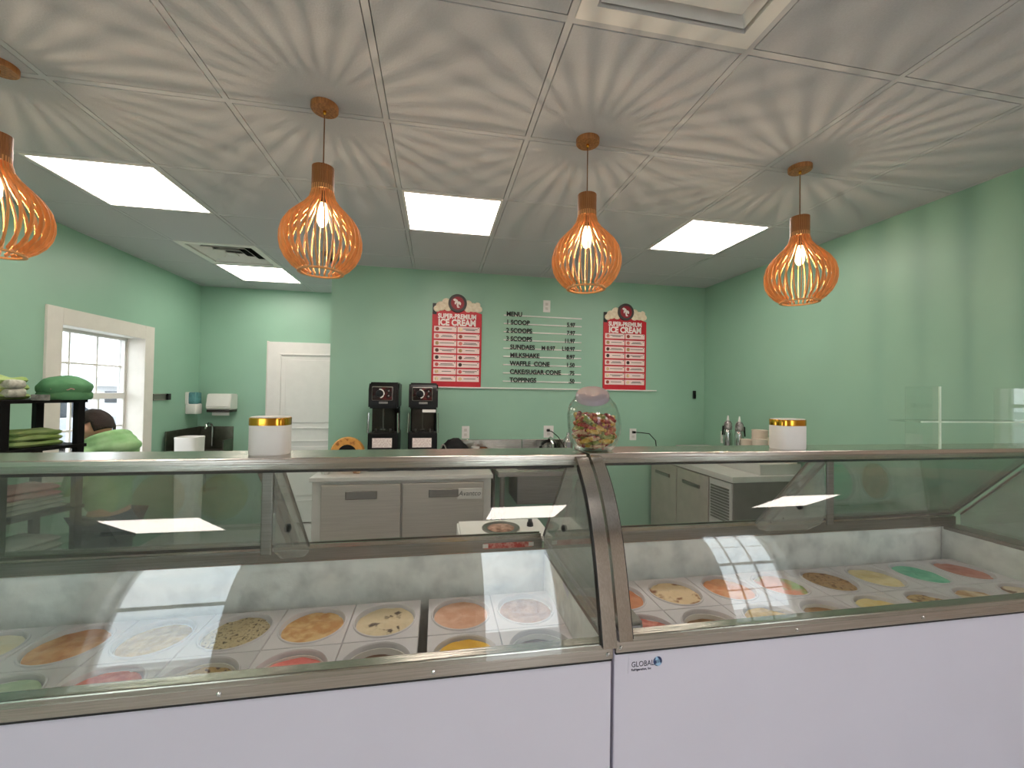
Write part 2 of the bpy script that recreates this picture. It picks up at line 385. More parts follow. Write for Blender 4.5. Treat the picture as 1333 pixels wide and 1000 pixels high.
# glazed entrance door behind the camera
u0, u1, z0, z1 = FW[1]
bm = B()
for a, b in (((u0, z0), (u0 + 0.09, z1)), ((u1 - 0.09, z0), (u1, z1)), ((u0 + 0.09, z1 - 0.1), (u1 - 0.09, z1)), ((u0 + 0.09, z0), (u1 - 0.09, z0 + 0.2))):
    box(bm, (a[0], YF - 0.12, a[1]), (b[0], YF - 0.07, b[1]))
d = struct('door_2', bm, WPLAS)
obj('pane', boxb((u0 + 0.09, YF - 0.098, 0.2), (u1 - 0.09, YF - 0.092, z1 - 0.1)), GLASSW, d)
obj('door_handle', tube(B(), [(u1 - 0.05, YF - 0.07, 0.9), (u1 - 0.05, YF - 0.03, 0.92), (u1 - 0.05, YF - 0.03, 1.18), (u1 - 0.05, YF - 0.07, 1.2)], 0.01), CHROME, d, True)
# white panel door in the nook
dx0, dx1, dzt = -1.917, -1.0, 2.09
bm = boxb((dx0, YC - 0.05, 0.01), (dx1, YC, dzt), 0.003)
d = struct('door_1', bm, DOORW)
for za, zb in ((0.25, 0.96), (1.09, 1.96)):
    bm = B(); m = 0.02
    square = [(dx0 + 0.13, za), (dx1 - 0.13, zb)]
    for a, b in (((dx0 + 0.13, za), (dx1 - 0.13, za + m)), ((dx0 + 0.13, zb - m), (dx1 - 0.13, zb)), ((dx0 + 0.13, za + m), (dx0 + 0.13 + m, zb - m)), ((dx1 - 0.13 - m, za + m), (dx1 - 0.13, zb - m))):
        box(bm, (a[0], YC - 0.062, a[1]), (b[0], YC - 0.05, b[1]), 0.004)
    obj('panel_moulding', bm, DOORW, d)
    obj('panel', boxb((dx0 + 0.20, YC - 0.058, za + 0.07), (dx1 - 0.20, YC - 0.05, zb - 0.07), 0.006), DOORW, d)
kb = lathe(B(), [(0.03, 0), (0.03, -0.006), (0.011, -0.01), (0.011, -0.04), (0.026, -0.05), (0.026, -0.07), (0.012, -0.078)], (dx1 - 0.07, YC - 0.05, 1.0), 20, 'y')
obj('door_knob', kb, CHROME, d, True)
# casing strip on the free side of the nook door
struct('trim_1', boxb((dx0 - 0.008, YC - 0.055, 0), (dx0, YC, dzt + 0.008)), TRIM)

# ------------------------------------------------------------------ the two dipping freezers
def gY(z):
    t = (z - 0.905) / 0.44
    return 1.031 + 0.11 * t + 0.02 * t * t + 0.085 * max(t, 0) ** 5
def curve_sheet(bm, xa, xb, off, th, dy, zb=0.897, zt=1.352, n=26):
    """solid curved sheet along the front glass profile; off moves it along its normal (outwards positive)"""
    A, Bq = [], []
    for k in range(n + 1):
        z = zb + (zt - zb) * k / n; s = (gY(z + 0.001) - gY(z - 0.001)) / 0.002
        nrm = Vector((0, -1, s)).normalized()
        p = Vector((0, gY(z) + dy, z))
        A.append(p + nrm * off); Bq.append(p + nrm * (off - th))
    rows = [[bm.verts.new((x, p.y, p.z)) for p in L] for x in (xa, xb) for L in (A, Bq)]
    a0, b0, a1, b1 = rows
    for k in range(n):
        bm.faces.new((a0[k], a1[k], a1[k + 1], a0[k + 1])); bm.faces.new((b0[k], b0[k + 1], b1[k + 1], b1[k]))
        bm.faces.new((a0[k], a0[k + 1], b0[k + 1], b0[k])); bm.faces.new((a1[k], b1[k], b1[k + 1], a1[k + 1]))
    bm.faces.new((a0[0], b0[0], b1[0], a1[0])); bm.faces.new((a0[n], a1[n], b1[n], b0[n]))
    return bm
RIM = 0.912
def frost_grid(bm, o, du, dv, nu, nv, nrm, amp, seed):
    """a bumpy frosted liner wall: grid from corner o spanned by du, dv, pushed along nrm, with a flat back"""
    o, du, dv, nrm = Vector(o), Vector(du), Vector(dv), Vector(nrm)
    g = []
    for i in range(nu + 1):
        row = []
        for j in range(nv + 1):
            p = o + du * (i / nu) + dv * (j / nv)
            e = 0 if i in (0, nu) or j in (0, nv) else 1
            h = (noise.noise(p * 7 + Vector((seed, 0, 0))) + 0.5 * noise.noise(p * 19 + Vector((0, seed, 0))) + 0.3 * noise.noise(p * 45)) * amp * e
            row.append(bm.verts.new(p + nrm * (h + amp * 0.5 * e)))
        g.append(row)
    for i in range(nu):
        for j in range(nv): bm.faces.new((g[i][j], g[i + 1][j], g[i + 1][j + 1], g[i][j + 1]))
    return bm
def freezer(label, x0, x1, xi0, xi1, dy, xb, screws, doors):
    r = thing('dipping_freezer', label, 'freezer', ((x0 + x1) / 2, 1.4 + dy, 0), 'curved glass ice cream freezers')
    Y0, Y1, YI0, YI1 = 1.045 + dy, 1.78 + dy, 1.094 + dy, 1.695 + dy
    obj('kick_plate', boxb((x0 + 0.03, Y0 + 0.06, 0), (x1 - 0.03, Y1 - 0.03, 0.1)), BLACKM, r)
    # the white casing: four walls and a floor so the well is open
    obj('front_panel', boxb((x0, Y0 + 0.012, 0.09), (x1, YI0 - 0.014, 0.862), 0.004), CABW, r)
    obj('rear_panel', boxb((x0, YI1 + 0.03, 0.09), (x1, Y1, 0.90)), CABW, r)
    obj('side_panel', boxb((x0, YI0 - 0.014, 0.09), (xi0 - 0.004, YI1 + 0.03, 0.90)), CABW, r)
    obj('side_panel', boxb((xi1 + 0.004, YI0 - 0.014, 0.09), (x1, YI1 + 0.03, 0.90)), CABW, r)
    obj('well_floor', boxb((xi0 - 0.004, YI0 - 0.014, 0.43), (xi1 + 0.004, YI1 + 0.03, 0.455)), DARKIN, r)
    # frosted liner
    ln = B()
    frost_grid(ln, (xi0, YI1 + 0.012, 0.455), (xi1 - xi0, 0, 0), (0, 0, RIM - 0.463), 110, 30, (0, -1, 0), 0.012, x0)
    frost_grid(ln, (xi0, YI0 - 0.012, 0.455), (xi1 - xi0, 0, 0), (0, 0, 0.42), 90, 24, (0, 1, 0), 0.006, x0 + 3)
    frost_grid(ln, (xi0 - 0.002, YI0 - 0.012, 0.455), (0, YI1 - YI0 + 0.024, 0), (0, 0, RIM - 0.46), 36, 24, (1, 0, 0), 0.006, x0 + 5)
    frost_grid(ln, (xi1 + 0.002, YI0 - 0.012, 0.455), (0, YI1 - YI0 + 0.024, 0), (0, 0, RIM - 0.46), 36, 24, (-1, 0, 0), 0.006, x0 + 9)
    obj('frosted_liner', ln, LINER, r, True, 60)
    # stainless rim around the well
    obj('well_rim', boxb((x0 + 0.002, Y0 + 0.03, 0.868), (x1 - 0.002, YI0 - 0.002, 0.884), 0.003), STEEL, r)
    obj('well_rim', boxb((x0 + 0.002, YI1, RIM - 0.006), (x1 - 0.002, Y1 - 0.002, RIM), 0.002), STEEL, r)
    obj('well_rim', boxb((x0 + 0.002, YI0, RIM - 0.02), (xi0 + 0.004, YI1, RIM), 0.003), STEELD, r)
    obj('well_rim', boxb((xi1 - 0.004, YI0, RIM - 0.02), (x1 - 0.002, YI1, RIM), 0.003), STEELD, r)
    # front rail with screws
    rail = obj('front_rail', boxb((x0, Y0, 0.858), (x1, Y0 + 0.036, 0.903), 0.004), STEEL, r)
    obj('rail_gasket', boxb((x0 + 0.002, Y0 + 0.006, 0.851), (x1 - 0.002, Y0 + 0.04, 0.859)), RUBBER, r)
    for sx in screws:
        obj('screw', lathe(B(), [(0.0055, 0.001), (0.0055, -0.001), (0.003, -0.0035)], (sx, Y0, 0.873), 12, 'y'), CHROME, rail, True)
    # rear track
    tr = obj('rear_track', boxb((x0 + 0.03, YI1 - 0.004, RIM - 0.002), (x1 - 0.03, YI1 + 0.05, 0.955), 0.004), STEELD, r)
    for k in range(2): obj('track_lip', boxb((x0 + 0.035, YI1 + 0.002 + k * 0.024, 0.954), (x1 - 0.035, YI1 + 0.008 + k * 0.024, 0.972)), STEEL, tr)
    # glass, end strips and ledge
    obj('front_glass', curve_sheet(B(), x0 + 0.036, x1 - 0.036, 0.0, 0.006, dy), GLASS, r, True, 30)
    for xa, xb_ in ((x0, x0 + 0.038), (x1 - 0.038, x1)):
        obj('end_strip', curve_sheet(B(), xa, xb_, 0.008, 0.018, dy, 0.9, 1.354), STEELV, r, True, 30)
        obj('strip_gasket', curve_sheet(B(), *((xa + 0.0365, xa + 0.0405) if xa == x0 else (xa - 0.0025, xa + 0.0015)), 0.0075, 0.02, dy, 0.905, 1.335), RUBBER, r, True, 30)
    ledge = obj('top_ledge', boxb((x0, 1.262 + dy, 1.334), (x1, 1.42 + dy, 1.368), 0.003), STEEL, r)
    obj('ledge_lip', boxb((x0 + 0.04, 1.268 + dy, 1.326), (x1 - 0.04, 1.275 + dy, 1.335)), RUBBER, ledge)
    for k in range(7):
        xx = x0 + 0.25 + k * (x1 - x0 - 0.5) / 6
        obj('ledge_clip', boxb((xx - 0.035, 1.335 + dy, 1.328), (xx + 0.035, 1.345 + dy, 1.335)), RUBBER, ledge)
    # end panels: glass cheeks from the front curve to the slanted rear opening
    front = [(gY(0.915 + (1.330 - 0.915) * k / 16) + dy + 0.012, 0.915 + (1.330 - 0.915) * k / 16) for k in range(17)]
    rear = [(1.365 + dy, 1.332), (1.675 + dy, 0.972), (1.675 + dy, 0.915)]
    for xa in (x0 + 0.022, x1 - 0.028):
        p = obj('end_panel', prism(B(), front + rear, xa, xa + 0.006), GLASSE, r)
        s = 1 if xa < (x0 + x1) / 2 else -1
        xm = xa + (0.006 if s > 0 else 0)
        obj('bolt', lathe(B(), [(0.012, 0), (0.012, s * 0.006), (0.006, s * 0.01)], (xm, 1.40 + dy, 1.09), 14, 'x'), BLACK, p, True)
        q = B(); tube(q, [(xm, 1.365 + dy, 1.332), (xm, 1.675 + dy, 0.972)], 0.005, 6); obj('panel_edge', q, STEELD, p, True)
    # centre bracket that carries the ledge
    br = [(1.335 + dy, 1.334), (1.372 + dy, 1.334), (1.675 + dy, 0.975), (1.655 + dy, 0.955), (1.60 + dy, 0.962), (1.40 + dy, 1.035), (1.345 + dy, 1.075), (1.325 + dy, 1.12)]
    b = obj('centre_bracket', prism(B(), br, xb - 0.004, xb + 0.004), GLASSE, r)
    obj('bracket_edge', tube(B(), [(xb, 1.372 + dy, 1.334), (xb, 1.675 + dy, 0.975)], 0.0055, 6), STEELD, b, True)
    s = -1 if xb < 0.5 else 1
    obj('bracket_flange', boxb((xb + s * 0.004, 1.322 + dy, 1.075), (xb + s * 0.036, 1.330 + dy, 1.334), 0.004), STEELD, b)
    obj('bolt', lathe(B(), [(0.014, 0), (0.014, 0.006), (0.007, 0.01)], (xb + 0.004 if s < 0 else xb - 0.014, 1.43 + dy, 1.12), 14, 'x'), BLACK, b, True)
    # rear doors: two panes pushed together on one half of the slanted opening
    for k in range(2):
        da, db = doors[0] + k * 0.015, doors[1] + k * 0.015
        off = k * 0.022
        top = Vector((0, 1.385 + dy + off, 1.325)); bot = Vector((0, 1.690 + dy + off, 0.972))
        nrm = Vector((0, (top - bot).z, -(top - bot).y)).normalized()
        def q4(xa, xb_, ta, tb, th):
            bm = B(); vs = []
            for x in (xa, xb_):
                for tt in (ta, tb):
                    p = bot.lerp(top, tt)
                    for sg in (-1, 1): vs.append(bm.verts.new((x, p.y + nrm.y * sg * th, p.z + nrm.z * sg * th)))
            for f in ((0, 1, 3, 2), (4, 6, 7, 5), (0, 4, 5, 1), (2, 3, 7, 6), (0, 2, 6, 4), (1, 5, 7, 3)): bm.faces.new([vs[i] for i in f])
            return bm
        dr = obj('sliding_door', q4(da, db, 0, 1, 0.003), GLASSD, r)
        for xa, xb_, ta, tb in ((da, db, 0, 0.045), (da, db, 0.955, 1), (da, da + 0.018, 0.045, 0.955), (db - 0.018, db, 0.045, 0.955)):
            obj('door_frame', q4(xa, xb_, ta, tb, 0.006), STEELD, dr)
    return r
LC = freezer('long white ice cream freezer with plain front and curved glass, nearest the window wall', -1.62, 0.474, -1.49, 0.456, 0.004, -0.462, (-0.47, 0.005, 0.458), (-1.56, -0.52))
RC = freezer('long white ice cream freezer with curved glass and a blue globe badge on its front', 0.491, 2.68, 0.59, 2.575, 0.026, 1.46, (0.505, 1.06, 1.52), (1.53, 2.62))
# badge on the second freezer
bx, bY, bz = 0.545, 1.0825, 0.812
bd = obj('badge', boxb((bx - 0.012, bY - 0.0008, bz - 0.020), (bx + 0.092, bY + 0.001, bz + 0.032)), CABW, RC)
NAVY = mat('navy_print', (34, 32, 58), 0.5)
obj('badge_lettering', text_wall('GLOBAL', 0.021, bx - 0.004, bY - 0.001, bz - 0.002, depth=0.0004, sx=0.86), NAVY, bd)
obj('badge_lettering', text_wall('Refrigeration, Inc', 0.0085, bx - 0.004, bY - 0.001, bz - 0.0125, depth=0.0004, bold=0.0002), NAVY, bd)
gb = lathe(B(), [(0.0135, 0), (0.0125, -0.002), (0.0085, -0.0035), (0.0, -0.004)], (bx + 0.075, bY - 0.0006, bz + 0.007), 24, 'y', False)
obj('badge_globe', gb, mat('globe_print', (24, 44, 92), 0.3, scale=55, rgb2=(158, 196, 226), ramp=(0.45, 0.55)), bd, True)
obj('sticker', boxb((0.20, 1.695 + 0.004 - 0.0055, 0.922), (0.40, 1.695 + 0.004 - 0.0043, 0.944)), mat('sticker_red', (190, 60, 52), 0.5, scale=60, rgb2=(214, 150, 140)), LC)
for sx in (0.195, 0.385): obj('sticker', boxb((sx, 1.695 + 0.004 - 0.0062, 0.926), (sx + 0.022, 1.695 + 0.004 - 0.0054, 0.942)), WPLAS, LC)

# ------------------------------------------------------------------ tubs of ice cream
ZT = 0.760
def flavour(name, a, b, scale=30, ramp=(0.42, 0.6)):
    return mat('ice_cream_' + name, a, 0.55, scale=scale, rgb2=b, bump=0.5, ramp=ramp, detail=5)
F = {
 'caramel brown': flavour('caramel_brown', (150, 100, 74), (178, 130, 100)),
 'dark chocolate': flavour('dark_chocolate', (62, 36, 30), (88, 54, 44)),
 'peach pink': flavour('peach_pink', (214, 160, 130), (232, 186, 160), 14),
 'bright yellow': flavour('bright_yellow', (224, 168, 20), (240, 190, 36), 10),
 'cream with dark swirl': flavour('cream_swirl', (216, 198, 164), (74, 56, 44), 26, (0.56, 0.64)),
 'milk chocolate': flavour('milk_chocolate', (104, 72, 52), (124, 88, 66)),
 'golden caramel': flavour('golden_caramel', (196, 144, 84), (222, 184, 128), 24),
 'strawberry pink': flavour('strawberry', (226, 116, 112), (238, 146, 138), 20),
 'cookie speckled beige': flavour('cookie', (204, 184, 146), (92, 76, 56), 120, (0.56, 0.64)),
 'cookie chunk tan': flavour('cookie_chunk', (190, 158, 106), (92, 66, 46), 60, (0.55, 0.62)),
 'mustard tan': flavour('mustard_tan', (190, 152, 84), (214, 180, 112), 40),
 'rosy red': flavour('rosy', (206, 96, 86), (224, 130, 116), 22),
 'toffee orange': flavour('toffee_orange', (200, 140, 96), (220, 168, 124), 20),
 'pale green': flavour('pale_green', (178, 196, 168), (200, 212, 186), 20),
 'vanilla white': flavour('vanilla', (232, 220, 190), (240, 232, 210), 16),
 'pale lilac': flavour('lilac', (196, 176, 196), (216, 200, 214), 16),
 'copper orange': flavour('copper', (186, 110, 66), (206, 134, 90), 18),
 'raspberry red': flavour('raspberry', (188, 84, 74), (226, 150, 132), 14, (0.45, 0.55)),
 'cream with caramel swirl': flavour('caramel_swirl', (226, 200, 160), (140, 88, 50), 22, (0.54, 0.64)),
 'coffee brown': flavour('coffee', (138, 100, 62), (164, 124, 82)),
 'apricot orange': flavour('apricot', (220, 144, 96), (234, 170, 124), 16),
 'butterscotch': flavour('butterscotch', (200, 166, 98), (222, 194, 132), 24),
 'rainbow sherbet': flavour('sherbet', (226, 150, 116), (156, 188, 118), 9, (0.48, 0.6)),
 'hazelnut brown': flavour('hazelnut', (140, 104, 66), (168, 130, 88)),
 'brown speckled tan': flavour('speckled_tan', (176, 144, 104), (120, 88, 58), 60, (0.5, 0.62)),
 'pale buttery yellow': flavour('buttery', (226, 204, 150), (238, 220, 176), 18),
 'french vanilla yellow': flavour('french_vanilla', (228, 200, 132), (238, 216, 160), 18),
 'cookie dough brown': flavour('cookie_dough', (196, 166, 118), (112, 78, 48), 34, (0.5, 0.6)),
 'mint green': flavour('mint', (96, 186, 152), (124, 206, 174), 18),
 'cream with tan ripple': flavour('tan_ripple', (228, 208, 176), (186, 146, 104), 12, (0.5, 0.62)),
 'dusty rose brown': flavour('dusty_rose', (184, 112, 100), (202, 136, 122), 18),
 'cream with chocolate streaks': flavour('choc_streaks', (226, 208, 180), (120, 82, 60), 14, (0.54, 0.6)),
}
_collar = None
def collar_mesh(px, py):
    """square white collar with a round, rolled hole"""
    bm = B(); n = 40; a, b = px / 2 - 0.0015, py / 2 - 0.0015
    def sq(k):
        t = 2 * PI * k / n; c, s = math.cos(t), math.sin(t); m = max(abs(c), abs(s)); return c / m, s / m
    prof = [('s', 1.0, -0.05), ('s', 1.0, -0.002), ('s', 0.99, 0.0), ('c', 0.107, 0.0), ('c', 0.1055, 0.004), ('c', 0.102, 0.0045), ('c', 0.0995, 0.001), ('c', 0.0985, -0.05)]
    rings = []
    for kind, v, z in prof:
        ring = []
        for k in range(n):
            t = 2 * PI * k / n
            if kind == 's': x, y = sq(k); x, y = x * a * v, y * b * v
            else: x, y = math.cos(t) * v, math.sin(t) * v * 1.04
            ring.append(bm.verts.new((x, y, z)))
        rings.append(ring)
    for i in range(len(rings) - 1):
        for k in range(n): bm.faces.new((rings[i][k], rings[i][(k + 1) % n], rings[i + 1][(k + 1) % n], rings[i + 1][k]))
    return bm
COL, TUB = {}, None
def tub(x, y, px, py, fl, level, lab):
    global TUB
    t = thing('ice_cream_tub', lab, 'ice cream tub', (x, y, 0.455), 'ice cream tubs in the freezers')
    zc = ZT - 0.455
    key = (round(px, 3), round(py, 3))
    if key not in COL:
        COL[key] = obj('collar', collar_mesh(px, py), SKIRT, t, True, 35, raw=True); COL[key].location = (0, 0, zc)
    else: inst(COL[key], 'collar', t, (0, 0, zc))
    if TUB is None:
        TUB = obj('tub_wall', lathe(B(), [(0.09, 0), (0.0975, zc - 0.01), (0.0945, zc - 0.01), (0.088, 0.004)], n=32), WPLAS, t, True, raw=True)
    else: inst(TUB, 'tub_wall', t)
    bm = B(); n, m = 36, 9; rings = []; sd = random.uniform(0, 90)
    for i in range(1, m + 1):
        ring = []
        for k in range(n):
            a = 2 * PI * k / n; rr = 0.0955 * i / m; px_, py_ = rr * math.cos(a), rr * math.sin(a) * 1.02
            z = level + (noise.noise(Vector((px_ * 24 + sd, py_ * 24, 0))) * 0.009 + noise.noise(Vector((px_ * 70, py_ * 70 + sd, 3))) * 0.004) * (1 if i < m else 0.4)
            ring.append(bm.verts.new((px_, py_, zc + z)))
        rings.append(ring)
    c = bm.verts.new((0, 0, zc + level))
    for k in range(n): bm.faces.new((c, rings[0][k], rings[0][(k + 1) % n]))
    for i in range(m - 1):
        for k in range(n): bm.faces.new((rings[i][k], rings[i + 1][k], rings[i + 1][(k + 1) % n], rings[i][(k + 1) % n]))
    base = [bm.verts.new((v.co.x * 0.94, v.co.y * 0.94, 0.012)) for v in rings[-1]]
    for k in range(n): bm.faces.new((rings[-1][k], base[k], base[(k + 1) % n], rings[-1][(k + 1) % n]))
    bm.faces.new(base[::-1])
    obj('ice_cream', bm, F[fl], t, True, 60, raw=True)
rowsL = [['caramel brown', 'peach pink', 'cream with dark swirl', 'golden caramel', 'cookie speckled beige', 'mustard tan', 'toffee orange', 'vanilla white'],
         ['dark chocolate', 'bright yellow', 'milk chocolate', 'strawberry pink', 'cookie chunk tan', 'rosy red', 'pale green', 'pale lilac']]
rowsR = [['copper orange', 'cream with caramel swirl', 'apricot orange', 'rainbow sherbet', 'brown speckled tan', 'pale buttery yellow', 'mint green', 'dusty rose brown'],
         ['raspberry red', 'coffee brown', 'butterscotch', 'hazelnut brown', 'french vanilla yellow', 'cookie dough brown', 'cream with tan ripple', 'cream with chocolate streaks']]
LEV = {'caramel brown': -0.012, 'dark chocolate': -0.026, 'milk chocolate': -0.028, 'cookie chunk tan': -0.02, 'coffee brown': -0.028, 'strawberry pink': -0.016, 'hazelnut brown': -0.022, 'mustard tan': -0.012}
pL, pR = 0.2365, 0.2455
for row in range(2):
    yc = (1.647 if row == 0 else 1.647 - 0.245) - 0.1225
    for k in range(8):
        x = 0.456 - pL * (k + 0.5) - (0.027 if k >= 2 else 0)
        fl = rowsL[row][k]
        tub(x, yc, pL, 0.245, fl, LEV.get(fl, -0.009), 'round tub of %s ice cream in white collar, plain fronted freezer' % fl)
        x = 0.597 + pR * (k + 0.5); fl = rowsR[row][k]
        tub(x, yc + 0.034, pR, 0.245, fl, LEV.get(fl, -0.009), 'round tub of %s ice cream in white collar, badged freezer' % fl)

# ------------------------------------------------------------------ pendant lamps
LY = 1.764
prof = [(0.0415, 2.448), (0.0415, 2.40), (0.042, 2.352), (0.050, 2.322), (0.068, 2.296), (0.096, 2.268), (0.124, 2.238), (0.144, 2.204), (0.153, 2.166), (0.1535, 2.136), (0.147, 2.104), (0.132, 2.074), (0.110, 2.048), (0.086, 2.030)]
def slat_mesh():
    bm = B(); th = 0.0021; rows = []
    for i, (r, z) in enumerate(prof):
        a = prof[max(i - 1, 0)]; b = prof[min(i + 1, len(prof) - 1)]
        d = Vector((b[0] - a[0], b[1] - a[1])).normalized(); n_ = Vector((d.y, -d.x)); n_ = n_ if n_.x <= 0 else -n_
        dp = 0.011 if i < 3 else 0.014
        p = Vector((r, z)); q = p + n_ * dp
        rows.append([bm.verts.new((c[0], s * th, c[1] - CEIL)) for c in (p, q) for s in (-1, 1)])
    for i in range(len(rows) - 1):
        o, q = rows[i], rows[i + 1]
        for a, b in ((0, 1), (1, 3), (3, 2), (2, 0)): bm.faces.new((o[a], o[b], q[b], q[a]))
    bm.faces.new(rows[0]); bm.faces.new(rows[-1])
    return bm
NSL = 30; SL = None; LP = None
lampl = ['slatted wooden pendant lamp hanging nearest the window wall', 'slatted wooden pendant lamp hanging above a gold lidded canister near the window',
         'slatted wooden pendant lamp hanging above the glass candy jar', 'slatted wooden pendant lamp hanging nearest the plain green side wall']
for k, lx in enumerate((-1.555, -0.464, 0.646, 1.752)):
    t = thing('pendant_lamp', lampl[k], 'pendant lamp', (lx, LY, CEIL), 'slatted wooden pendant lamps over the freezers')
    if SL is None:
        parts = [('canopy', obj('canopy', lathe(B(), [(0.052, 0.0), (0.052, -0.018), (0.049, -0.022)], n=40), LAMPN, t, True, raw=True)),
                 ('cord', obj('cord', tube(B(), [(0, 0, -0.02), (0, 0, -0.30)], 0.0026, 8), CORD, t, True, raw=True)),
                 ('cord_grip', obj('cord_grip', lathe(B(), [(0.006, -0.02), (0.006, -0.034), (0.003, -0.038)], n=14), GOLD, t, True, raw=True)),
                 ('neck_core', obj('neck_core', lathe(B(), [(0.030, 2.446 - CEIL), (0.030, 2.352 - CEIL)], n=28), LAMPN, t, True, raw=True)),
                 ('bottom_ring', obj('bottom_ring', lathe(B(), [(0.086, 2.030 - CEIL), (0.086, 2.024 - CEIL), (0.073, 2.024 - CEIL), (0.073, 2.030 - CEIL), (0.086, 2.030 - CEIL)], n=40, cap=False), LAMPW, t, True, raw=True)),
                 ('bulb_socket', obj('bulb_socket', lathe(B(), [(0.014, 2.352 - CEIL), (0.014, 2.305 - CEIL)], n=18), BLACK, t, True, raw=True)),
                 ('filament', obj('filament', lathe(B(), [(0.001, 2.291 - CEIL), (0.0031, 2.286 - CEIL), (0.0031, 2.244 - CEIL), (0.001, 2.239 - CEIL)], n=10), BULBM, t, True, raw=True)),
                 ('bulb_glass', obj('bulb_glass', lathe(B(), [(0.013, 2.308 - CEIL), (0.016, 2.29 - CEIL), (0.021, 2.265 - CEIL), (0.021, 2.235 - CEIL), (0.012, 2.214 - CEIL), (0.001, 2.208 - CEIL)], n=20), GLOWG, t, True, raw=True))]
        SL = obj('slat', slat_mesh(), LAMPW, t, raw=True); NK = obj('neck_stave', boxb((0.026, -0.0041, 2.352 - CEIL), (0.0418, 0.0041, 2.4485 - CEIL), 0.001), LAMPN, t, raw=True)
        st = 1
    else:
        for n_, p in parts: inst(p, n_, t)
        st = 0
    for q in range(st, NSL):
        inst(SL, 'slat', t, rz=2 * PI * q / NSL); inst(NK, 'neck_stave', t, rz=2 * PI * q / NSL)

# ------------------------------------------------------------------ things on the freezer ledges
ZL = 1.368
def superellipse(bm, rx, ry, prof, c, n=40, p=2.8):
    rings = []
    for s, z in prof:
        ring = []
        for k in range(n):
            a = 2 * PI * k / n; cx, sy = math.cos(a), math.sin(a)
            ring.append(bm.verts.new((c[0] + rx * s * math.copysign(abs(cx) ** (2 / p), cx), c[1] + ry * s * math.copysign(abs(sy) ** (2 / p), sy), c[2] + z)))
        rings.append(ring)
    for i in range(len(rings) - 1):
        for k in range(n): bm.faces.new((rings[i][k], rings[i][(k + 1) % n], rings[i + 1][(k + 1) % n], rings[i + 1][k]))
    bm.faces.new(rings[0][::-1]); bm.faces.new(rings[-1])
    return bm
for cx, cy, lab, rx in ((-0.486, 1.352, 'white canister with gold lid on the plain fronted freezer ledge', 0.054), (1.293, 1.352, 'white canister with gold lid on the badged freezer ledge beside paper cups', 0.061)):
    t = thing('canister', lab, 'canister', (cx, cy, ZL), 'gold lidded canisters')
    obj('body', superellipse(B(), rx, 0.043, [(0.97, 0), (1, 0.004), (1, 0.086), (0.98, 0.088)], (cx, cy, ZL)), WPLAS, t, True)
    obj('lid', superellipse(B(), rx + 0.0005, 0.0435, [(1, 0.0865), (1, 0.106), (0.985, 0.1085)], (cx, cy, ZL)), GOLD, t, True)
    obj('lid_inset', superellipse(B(), rx * 0.95, 0.040, [(1, 0.108), (1, 0.1105), (0.98, 0.111)], (cx, cy, ZL)), WPLAS, t, True)

# candy jar: round glass body leaning back to a tilted mouth with a grey lid
jx, jy = 0.533, 1.356
t = thing('candy_jar', 'round clear glass candy jar with tilted grey lid standing over the freezer joint', 'jar', (jx, jy, ZL))
jp = [(0.045, 0.0), (0.062, 0.004), (0.078, 0.025), (0.088, 0.06), (0.0905, 0.09), (0.088, 0.124), (0.079, 0.152), (0.063, 0.172), (0.050, 0.181)]
bm = B(); lathe(bm, jp, (0, 0, 0), 48, cap=False)
inner = [(r - 0.004, z + (0.006 if i == 0 else 0.002)) for i, (r, z) in enumerate(jp)]
lathe(bm, inner, (0, 0, 0), 48, cap=False)
bm.verts.ensure_lookup_table()
bot = [bm.verts[k] for k in range(48)]; bm.faces.new(bot)
bot2 = [bm.verts[48 * len(jp) + k] for k in range(48)]; bm.faces.new(bot2)
ax = Vector((-0.35, -0.75, 0.75)).normalized()
def tilt(p):
    """lean the upper part of the jar towards the mouth"""
    f = max(0.0, (p.z - 0.06) / 0.12); f = min(1.0, f); f = f * f * (3 - 2 * f)
    return Vector((p.x - 0.018 * f, p.y - 0.026 * f, p.z + f * (p.y * 0.42 + p.x * 0.16)))
for v in bm.verts: v.co = tilt(v.co) + Vector((jx, jy, ZL))
obj('glass_body', bm, GLASSJ, t, True, 60)
bm = B(); lathe(bm, [(0.052, 0.176), (0.056, 0.178), (0.056, 0.190), (0.050, 0.197), (0.02, 0.1985)], (0, 0, 0), 40)
for v in bm.verts: v.co = tilt(v.co) + Vector((jx, jy, ZL))
obj('lid', bm, mat('grey_lid_plastic', (150, 142, 150), 0.25, var=0.03), t, True)
CAN = [mat('candy_%d' % i, c, 0.35, scale=70, rgb2=c2, ramp=(0.5, 0.6)) for i, (c, c2) in enumerate((((150, 30, 32), (206, 120, 96)), ((190, 148, 50), (226, 206, 130)), ((170, 76, 38), (222, 168, 110)), ((136, 36, 48), (200, 110, 104)), ((128, 132, 52), (196, 190, 110)), ((206, 176, 140), (170, 60, 52))))]
cm = {}
